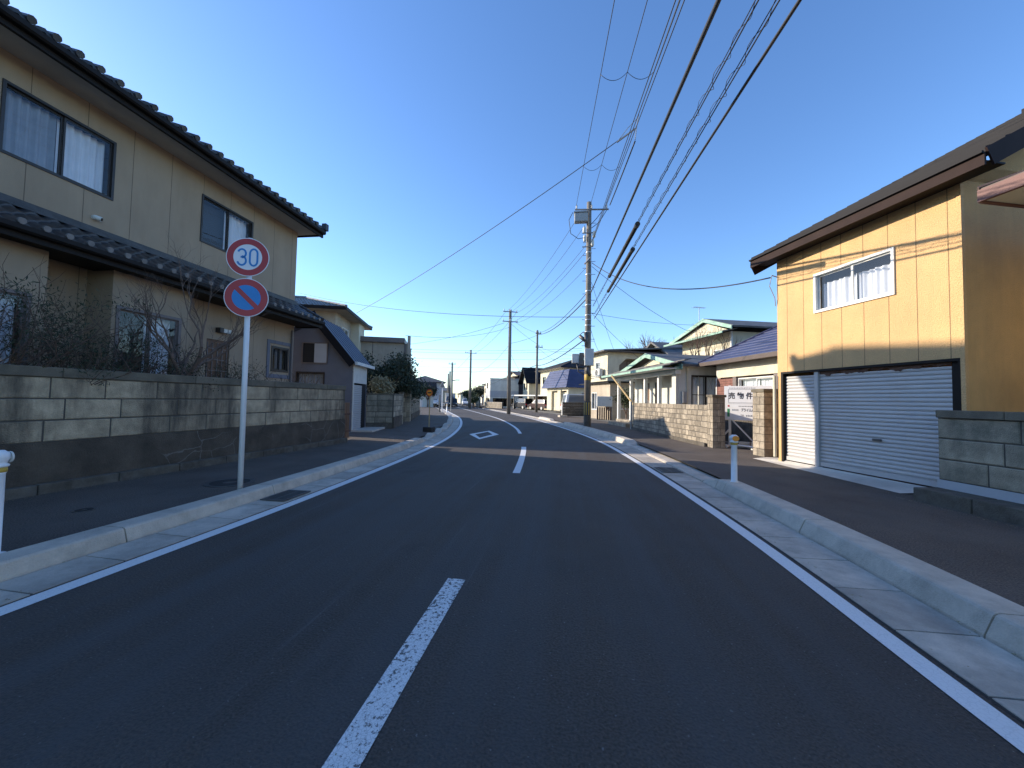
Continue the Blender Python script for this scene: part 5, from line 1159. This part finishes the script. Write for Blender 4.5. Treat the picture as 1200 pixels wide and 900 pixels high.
tree('bare_tree', 'leafless tree in front of the taller white and mint house', (8.3, 24.4, .1), 5.6, .16, 5, 61, forks=4, fork_h=.35, spread=.42, up=.2, k=(2, 3), lf=.27)
tree('bare_tree', 'distant leafless tree above the roof of the balcony house', (9.6, 47, .1), 9.0, .34, 4, 67, forks=6, fork_h=.3, spread=.75, up=.15, k=(3, 4), lf=.27)

# ------------------------------------------------------------------ utility poles
def insulator(mb, x, y, z, h=.22, r_=.05):
    mb.lathe([(r_ * .5, z), (r_, z + h * .2), (r_ * .55, z + h * .4), (r_, z + h * .6), (r_ * .4, z + h)], x, y, 8)
def pole(label, x, y, h, r0, r1, arms, detail=True):
    t = thing('utility_pole', label, 'utility pole', (x, y, .05), 0, 'concrete utility poles along the street')
    MB().tube([(0, 0, 0), (-.03, 0, h)], [r0, r1], 20).build('shaft', M['pole_conc'], t, smooth=True)
    for (z, w_, off, ang) in arms:
        q = MB(); c, s_ = math.cos(ang), math.sin(ang); a, b = off - w_ / 2, off + w_ / 2
        q.tube([(a * c, a * s_ - r1, z), (b * c, b * s_ - r1, z)], .05, 4); o = q.build('crossarm', M['steel'], t)
        q = MB()
        for k in range(3):
            u = a + .1 + (w_ - .2) * k / 2; insulator(q, u * c, u * s_ - r1, z + .05)
        q.build('insulators', M['insul'], o, smooth=True)
    return t
MAIN = (1.15, 20.98)
t = pole('tall concrete utility pole on the right pavement with transformer box and striped wrap', *MAIN, 12.2, .185, .125, [(11.75, 1.8, .1, R(4))])
q = MB(); q.box(-.82, -.10, -.36, .0, 11.02, 11.52); sw_ = q.build('switch_box', M['grey_box'], t, bevel=.05); q = MB(); q.box(-.85, -.07, -.39, .02, 11.521, 11.57); q.build('lid', M['grey_box'], sw_)
for z, a in ((10.6, -.28), (10.35, .24), (10.15, -.25), (9.9, .16)): MB().lathe([(.05, z - .16), (.085, z - .1), (.085, z + .14), (.05, z + .2)], a, -.15, 10).build('cutout', M['white_box'], t, smooth=True)
q = MB(); q.tube([(-.38, -.17, 10.45), (.34, -.17, 10.45)], .035, 4); q.tube([(-.38, -.17, 9.7), (.2, -.17, 9.7)], .03, 4); q.tube([(-.1, -.2, 8.9), (.05, -.2, 8.9), (.05, -.2, 9.1), (-.25, -.2, 8.75)], .05, 4); q.build('brackets', M['steel'], t)
q = MB()
for k in range(26): z = 2.3 + k * .35; s_ = 1 if k % 2 else -1; q.tube([(s_ * .12, 0, z), (s_ * .34, 0, z)], .014, 4)
q.build('step_bolts', M['steel'], t)
q = MB()
for z in (9.4, 8.2, 7.3, 6.55, 6.0, 5.75, 5.45, 5.1, 4.1, 3.5): rr_ = .185 - .06 * z / 12.2; q.lathe([(rr_ + .004, z), (rr_ + .016, z + .01), (rr_ + .016, z + .06), (rr_ + .004, z + .07)], -.03 * z / 12.2, 0, 16)
q.build('bands', M['steel'], t, smooth=False)
q = MB(); q.box(-.85, -.48, -.2, .1, 3.45, 3.95); q.build('meter_box', M['white_box'], t, bevel=.03); q = MB(); q.box(-.47, -.22, -.25, .05, 3.35, 4.0); q.build('black_box', M['steel_dark'], t, bevel=.03)
q = MB(); q.box(-.20, .28, -.42, -.18, 3.3, 4.2); q.build('terminal_box', M['white_box'], t, bevel=.04)
q = MB(); q.tube([(-.05, -.25, 3.3), (-.05, -.25, 3.0), (.12, -.2, 2.8)], .09, 8); q.tube([(-.6, -.05, 3.45), (-.5, -.15, 3.0), (-.2, -.2, 2.85)], .03, 6); q.tube([(-.45, -.1, 4.9), (-.1, -.2, 4.6)], .10, 8); q.tube([(-.15, -.2, 5.1), (-.1, -.2, 4.3)], .09, 8); q.build('cable_loops', M['steel_dark'], t, smooth=True)
rad = lambda z: .185 - .06 * z / 12.2
q = MB(); q.lathe([(rad(.75) + .006, .68), (rad(.75) + .008, .70), (rad(1.5) + .012, 1.40), (rad(1.5) + .006, 1.42)], n=20); wr = q.build('warning_wrap', M['ink'], t, smooth=True)
q = MB()
for k in range(9):
    a = 6.28 * k / 9
    q.add([((rad(1) + .012) * math.cos(a + e), (rad(1) + .012) * math.sin(a + e), z) for e, z in ((0, .72), (.30, .72), (.30, 1.38), (0, 1.38))], [(0, 1, 2, 3)])
q.build('stripes', M['yellow'], wr, recalc=False)
q = MB(); q.lathe([(rad(2.7) + .005, 2.55), (rad(2.7) + .010, 2.56), (rad(2.7) + .010, 2.85), (rad(2.7) + .005, 2.86)], n=20); q.build('yellow_band', M['yellow'], t, smooth=True)
q = MB(); q.tube([(-.9, -.2, 11.6), (-1.1, -.2, 11.2), (-1.0, -.3, 10.4), (-.6, -.3, 10.1), (-.2, -.2, 10.2)], .018, 5); q.tube([(.9, -.1, 11.7), (.5, -.2, 11.0), (.1, -.2, 10.7)], .018, 5); q.tube([(.7, -.1, 11.7), (.35, -.2, 11.2), (.05, -.15, 10.9)], .018, 5); q.build('jumpers', M['cable'], t, smooth=True)
# lower part dark weathering sleeve
q = MB(); q.lathe([(.192, 0), (.193, .02), (.190, .66), (.188, .67)], n=20); q.build('base_sleeve', M['footing'], t, smooth=True)

P2, P3 = (-5.67, 38.8), (-3.34, 45.0)
pole('second concrete utility pole with two crossarms at the road bend', *P2, 10.6, .2, .14, [(10.35, 1.5, 0, R(20)), (9.35, 1.6, 0, R(20))])
pole('slim utility pole before the mansard garage', *P3, 9.6, .16, .11, [(9.2, .7, .1, R(15)), (7.6, .9, .2, R(15))])
pole('far utility pole with one crossarm left of the boxy white building', -14.6, 58.4, 9.0, .2, .14, [(8.5, 1.8, 0, R(20))])
pole('fourth pole in line down the street, carrying a small transformer', -19.2, 64.0, 7.6, .2, .14, [(7.3, 1.2, 0, R(20))])
pole('plain thin pole just left of the far pole pair', -22.0, 72.0, 6.6, .2, .14, [])
pole('most distant plain pole on the left side of the street', -24.2, 78.0, 6.6, .2, .14, [])
q = MB()

# ------------------------------------------------------------------ wires
def wire(label, pts, r_=.01, sag=0., n=24, group='overhead wires between the utility poles', name='overhead_wire', m='cable'):
    P = [Vector(p) for p in pts]; out = []
    for a, b in zip(P, P[1:]):
        for i in range(n): t_ = i / n; p = a.lerp(b, t_); p.z -= 4 * sag * t_ * (1 - t_); out.append(p)
    out.append(P[-1]); q = MB(); q.tube(out, r_, 5); return tag(q.build(name, M[m], None, smooth=True), label, 'wire', group)
def ext_to(a, b, y):
    a, b = Vector(a), Vector(b); return a + (b - a) * ((y - a.y) / (b.y - a.y))
# pole behind the camera
pole('utility pole behind the camera that carries the near ends of the wires', 3.4, -16, 12.2, .185, .125, [(11.75, 2.2, .2, R(4))])
def run_(label, a, b, y=-16, r_=.01, **k): return wire(label, [a, ext_to(a, b, y)], r_, **k)
run_('leftmost high-voltage wire from the tall pole over the road', (.42, 20.9, 12.0), (1.014, 8.86, 10.9), r_=.011)
run_('second high-voltage wire from the tall pole over the road', (1.18, 20.9, 12.05), (1.776, 8.95, 10.9), r_=.011)
run_('third high-voltage wire beside the low-voltage bundle', (1.95, 20.9, 11.9), (2.50, 9.0, 10.85), r_=.011)
for i, (dx, lb) in enumerate(((0, 'first wire of the low-voltage bundle above the road'), (.10, 'second wire of the low-voltage bundle above the road'), (.2, 'third wire of the low-voltage bundle above the road'))):
    run_(lb, (1.25 + dx * .6, 20.9, 10.0 + .1 * i), (1.93 + dx, 7.283, 9.0 + .05 * i), r_=.012)
# spacers between the high-voltage wires
def lerp_at(a, b, y): return ext_to(a, b, y)
h1 = lambda y: lerp_at((.42, 20.9, 12.0), (1.014, 8.86, 10.9), y); h2 = lambda y: lerp_at((1.18, 20.9, 12.05), (1.776, 8.95, 10.9), y); h3 = lambda y: lerp_at((1.95, 20.9, 11.9), (2.50, 9.0, 10.85), y)
for y, lb in ((11.3, 'drooping link wire across the high-voltage wires, the nearer one'), (16.6, 'drooping link wire across the high-voltage wires, the farther one')): wire(lb, [h1(y), h2(y), h3(y)], .008, .22, 12)
# thick communication cables
def thick(label, seg, r_):
    a, b = seg; return run_(label, a, b, r_=r_)
thick('thick black cable on the left of the cable group over the road', ((1.22, 20.9, 7.2), (1.432, 3.882, 5.45)), .026)
thick('thick black cable on the right of the cable group over the road', ((1.45, 20.9, 5.9), (2.127, 3.825, 5.30)), .019)
def spiral(label, a, b, y1, y0, rad_=.036, pit_=.5):
    a, b = Vector(a), Vector(b); s_ = ext_to(a, b, y1); e = ext_to(a, b, y0); d = e - s_; L = d.length; d.normalize(); u = d.cross(Vector((0, 0, 1))).normalized(); v = u.cross(d)
    q = MB(); q.tube([s_ + v * rad_, e + v * rad_], .006, 5); q.tube([s_ - v * rad_ * .6, e - v * rad_ * .6], .0085, 5)
    n = int(L / pit_ * 8); rn = random.Random(int(a.x * 100)); pts = []
    for i in range(n): t_ = i / n; an = 2 * math.pi * t_ * L / pit_; rr_ = rad_ * (1 + .35 * math.sin(t_ * L * 2.1)); pts.append(s_ + d * L * t_ + (u * math.cos(an) + v * math.sin(an)) * rr_)
    q.tube(pts, .0038, 4); return tag(q.build('overhead_wire', M['cable'], None, smooth=True), label, 'wire', 'overhead wires between the utility poles')
Ba, Bb = (1.38, 20.9, 6.55), (1.827, 3.976, 5.50); Ca, Cb = (1.50, 20.9, 6.2), (1.979, 3.90, 5.40)
spiral('spiral-hung cable, the left of two, above the road', Ba, Bb, 20.9, -16); spiral('spiral-hung cable, the right of two, above the road', Ca, Cb, 20.9, -16)
def sleeve(label, a, b, y0, y1, dz=-.02):
    s_, e = ext_to(a, b, y0), ext_to(a, b, y1); s_.z += dz; e.z += dz
    t = thing('cable_sleeve', label, 'cable sleeve', s_, 0, 'black splice sleeves on the cables'); e = e - s_; s_ = Vector((0, 0, 0))
    MB().tube([s_.lerp(e, .03), s_.lerp(e, .97)], .052, 14).build('sleeve', M['rubber'], t, smooth=True)
    for k, nm in ((0, 'end_cap'), (1, 'end_cap')):
        p0, p1 = (s_, s_.lerp(e, .029)) if k == 0 else (s_.lerp(e, .971), e); MB().tube([p0, p1], .062, 14).build(nm, M['cable'], t)
sleeve('black splice sleeve on the left spiral cable', Ba, Bb, 9.6, 14.6); sleeve('black splice sleeve on the right spiral cable', Ca, Cb, 10.9, 15.9)
# mid-air clamp and long wire to the left houses
cl = Vector((1.98, 11.85, 9.80))
wire('long wire sagging across the sky from the bundle to the left houses', [cl, (-12.1, 20.9, 6.35)], .013, .25, 30)
t = thing('span_clamp', 'small metal span clamp where the long wire meets the bundle', 'clamp', cl); q = MB(); q.tube([(0, 0, -.35), (.05, 0, .1), (.1, 0, .42)], .018, 6); q.tube([(-.5, .3, -.2), (.02, 0, 0)], .022, 6); q.tube([(-.5, .3, -.2), (-.2, .1, .1), (.1, 0, .35)], .010, 5); q.build('bracket', M['steel'], t)
wire('black lead hanging along the bundle below the span clamp', [(1.98, 11.85, 9.4), (1.68, 15.9, 9.5)], .022, .02, 10)
# from the main pole onwards
for k, (a, b, lb) in enumerate((((.42, 21.0, 11.3), (-6.3, 38.8, 10.3), 'high-voltage wire running on to the second pole, leftmost'), ((.9, 21.0, 11.0), (-5.7, 38.8, 10.35), 'high-voltage wire running on to the second pole, middle'), ((1.2, 21.0, 10.2), (-5.1, 38.8, 10.3), 'high-voltage wire running on to the second pole, right'), ((1.2, 21, 8.9), (-5.0, 38.8, 9.3), 'lower wire running on to the second pole crossarm'))): wire(lb, [a, b], .011, .55, 20)
for a, b, lb, s_, rr_ in (((1.05, 21, 7.3), (-3.3, 45, 9.35), 'upper cable from the tall pole to the slim pole', .5, .02), ((1.05, 21, 7.0), (-3.3, 45, 9.15), 'thick cable from the tall pole to the slim pole', .5, .032), ((.9, 21, 5.2), (-3.3, 45, 6.1), 'lower cable from the tall pole to the slim pole', .25, .02), ((.9, 21, 4.75), (-3.3, 45, 5.5), 'thick lower cable from the tall pole to the slim pole', .3, .032), ((-3.3, 45, 5.6), (-5.6, 38.8, 4.1), 'thick lower cable from the slim pole to the second pole', .05, .03)): wire(lb, [a, b], rr_, s_, 20)
for a, b, lb, s_ in (((-3.3, 45, 9.1), (-5.6, 38.8, 7.2), 'cable linking the slim pole and the second pole', .1), ((-5.7, 38.8, 7.1), (-14.6, 58.4, 5.6), 'cable from the second pole to the far pole', .9), ((-5.7, 38.8, 4.0), (-14.6, 58.4, 3.9), 'lower cable from the second pole to the far pole', .7),
    ((-6.3, 38.8, 10.3), (-15.3, 58.4, 8.6), 'left top wire from the second pole to the far pole', .5), ((-5.1, 38.8, 10.3), (-13.9, 58.4, 8.6), 'right top wire from the second pole to the far pole', .5), ((-6.3, 38.8, 9.3), (-26, 42, 7.4), 'wire from the second pole over the left roofs', .9),
    ((-14.6, 58.4, 8.4), (-22, 72, 6.4), 'wire from the far pole to the most distant poles', .4)): wire(lb, [a, b], .015, s_, 16)
# drops to the right
wire('service wire sagging from the tall pole to the ochre house', [(1.3, 20.9, 8.9), (5.02, 10.35, 4.66)], .018, .75, 30)
wire('service wire from the tall pole down to the porch house', [(1.3, 20.9, 6.2), (4.9, 26.5, 4.3)], .010, .1, 16)
wire('service wire from the tall pole to the taller mint trimmed house', [(1.3, 20.9, 8.7), (8.6, 28.0, 6.3)], .012, .3, 16)
wire('service wire from the tall pole to the balcony house roof', [(1.3, 21.1, 7.9), (3.6, 30.5, 5.5)], .010, .1, 16)
wire('thin service wire from the tall pole to the balcony house eave', [(1.3, 21.1, 5.3), (2.8, 31.5, 5.3)], .010, .3, 16)
for a, b, s_, lb in (((-3.3, 45, 9.3), (-5.2, 38.8, 9.4), .15, 'short wire between the crossarms of the slim and second poles'), ((-3.3, 45, 7.7), (3.5, 36, 5.4), .3, 'wire from the slim pole to the balcony house'), ((-3.3, 45, 7.6), (0.5, 60, 6.6), .3, 'wire from the slim pole to the cream house'), ((-5.6, 38.8, 8.9), (-10.8, 24.9, 5.7), .5, 'wire from the second pole to the flat-roofed building'), ((-5.6, 38.8, 9.2), (-3.2, 45, 7.9), .1, 'slanting wire down from the second pole to the slim pole'), ((-5.5, 38.8, 9.3), (1.0, 21, 9.6), .5, 'lower high-voltage wire between the second pole and the tall pole'), ((-5.6, 38.8, 6.2), (-7.0, 66, 5.9), .5, 'wire from the second pole to the gabled house')):
    wire(lb, [a, b], .012, s_, 16)
wire('faint wire crossing the sky right of the tall pole', [(1.3, 21, 6.2), (14, 31, 7.6)], .010, .4, 16)
# wires crossing in the distance
for i, (a, b, s_, lb) in enumerate((((-26, 33, 11.4), (1.0, 21, 6.0), .7, 'long wire from the left meeting the tall pole'),
    ((-30, 50, 8.6), (2, 50, 8.2), .5, 'distant crossing wire, the highest'), ((-30, 50, 8.2), (2, 50, 7.9), .5, 'distant crossing wire, second from top'), ((-34, 56, 7.9), (4, 56, 7.6), .4, 'distant crossing wire, third from top'),
    ((-34, 60, 6.9), (4, 60, 6.8), .4, 'distant crossing wire, fourth from top'), ((-34, 60, 6.1), (4, 60, 6.1), .3, 'distant crossing wire, fifth from top'), ((-36, 64, 4.3), (0, 60, 4.9), .2, 'distant crossing wire, the lowest'))):
    wire(lb, [a, b], .014, s_, 16)

# ------------------------------------------------------------------ far street
rn = random.Random(99)
far = [(-26.5, 60, 'white small house with dark roof at the far left of the street', 'render_w', 'roof_dark', 4.2, 5, 2.9, 1.0), (-29.5, 70, 'far grey house on the left side of the street', 'render_grey', 'roof_grey', 6, 6, 4.2, 1.2), (-38, 92, 'far tan house closing the street on the left', 'render_tan', 'roof_brown', 6, 6, 3.4, 1.0),
       (-17.8, 84, 'far pale house right of the distant poles', 'cream', 'roof_grey', 6, 6, 4.6, 1.0), (-33.5, 118, 'far low cream shed at the end of the street', 'cream', 'roof_brown', 8, 6, 3.0, 1.0), (-31.0, 135, 'far white house at the very end of the street', 'render_w', 'roof_grey', 9, 7, 4.5, 1.4), (-55, 150, 'far wide tan building at the vanishing point', 'render_tan', 'roof_grey', 14, 8, 4.2, 1.2),
       (-13.5, 92, 'far brown-roofed house behind the boxy white building', 'cream', 'roof_brown', 8, 8, 6.8, 1.0), (9, 75, 'far house hidden mostly behind the mansard garage', 'cream', 'roof_grey', 9, 8, 5.4, 1.4)]
for x, y, lb, wm, rm, w_, d_, ze, rs in far: simple_house('distant_house', lb, (x, y, 0), R(-68), w_, d_, ze, rs, wm, rm, [(w_ * .2, w_ * .45, ze * .6, ze * .85)], [(1.0, 2.4, ze * .55, ze * .8)], hip=rn.random() < .4, gable_x=rn.random() < .5)
for i, (x, y, h, lf_, lb) in enumerate(((-16.8, 74, 3.6, 'leaf', 'dark rounded tree beside the far poles'), (-17.5, 69, 3.0, 'leaf_b', 'olive shrub at the foot of the far poles'), (-19.0, 88, 4.6, 'leaf_dry', 'brownish tree behind the far poles'), (-15.2, 63.5, 1.9, 'leaf_b', 'clipped street tree in front of the boxy white building'), (-21.0, 57.5, 3.2, 'leaf', 'dark tree above the far left pavement'))):
    tree('street_tree', lb, (x, y, .1), h, .12, 2, 70 + i, leaf=lf_, forks=5, fork_h=.35, spread=.7, k=(3, 3), nleaf=26, lrad=.28, lsize=.13, lf=.28)
block_wall('block_wall', 'low tan stone wall in front of the boxy white building', (-13.2, 62.5), (-9.6, 58.5), [.3, .3, .3], .2, 'block_far', .1, cap=(.06, .02, 1.5, 'kerb'))
block_wall('block_wall', 'far pale garden wall along the right side of the street', (-18.5, 76), (-14.8, 66), [.4, .4, .4], .2, 'block_far', .1, cap=(.06, .02, 1.5, 'kerb'))

# ------------------------------------------------------------------ grit and dead leaves lying along the kerbs and walls
rn = random.Random(5); q = MB()
def bit(x, y, z, sz):
    a = rn.uniform(0, 6.28); c, s_ = math.cos(a), math.sin(a); pts = []
    for k in range(5): t_ = 6.28 * k / 5; u, v = sz * rn.uniform(.6, 1.2) * math.cos(t_), sz * .6 * rn.uniform(.6, 1.2) * math.sin(t_); pts.append((x + u * c - v * s_, y + u * s_ + v * c, z + rn.uniform(.001, sz * .35)))
    q.add(pts, [(0, 1, 2, 3, 4)])
for path, off, z in ((Lp, -.51, .024), (Rp, .60, .024), (Lp, -.90, .102), (Rp, 1.05, .102), (Lp, -.16, .014), (Rp, .2, .014)):
    for _ in range(170): t_ = path.s_at_y(1) + rn.random() ** 1.5 * 22; p_ = path.at(t_, off + rn.gauss(0, .035)); bit(p_.x, p_.y, z, rn.uniform(.003, .013))
for _ in range(260): y = rn.uniform(1, 11); bit(-7.53 + (y + 3) * .0572 + .17 + abs(rn.gauss(0, .05)), y, .102, rn.uniform(.004, .014))
for _ in range(160): k = rn.random(); bit(5.12 + k * .35 - abs(rn.gauss(0, .05)), 6.9 - k * 2.2, .102, rn.uniform(.004, .014))
for _ in range(220): p_ = Rp.at(rn.uniform(6, 20), rn.uniform(-5.4, 3.2)); bit(p_.x, p_.y, .006 if (p_.x < 2.5) else .104, rn.uniform(.002, .006))
tag(q.build('grit', M['leaf_dry'], None, recalc=False), 'scattered grit and bits of dead leaf along the kerbs and walls', 'grit', kind='stuff')
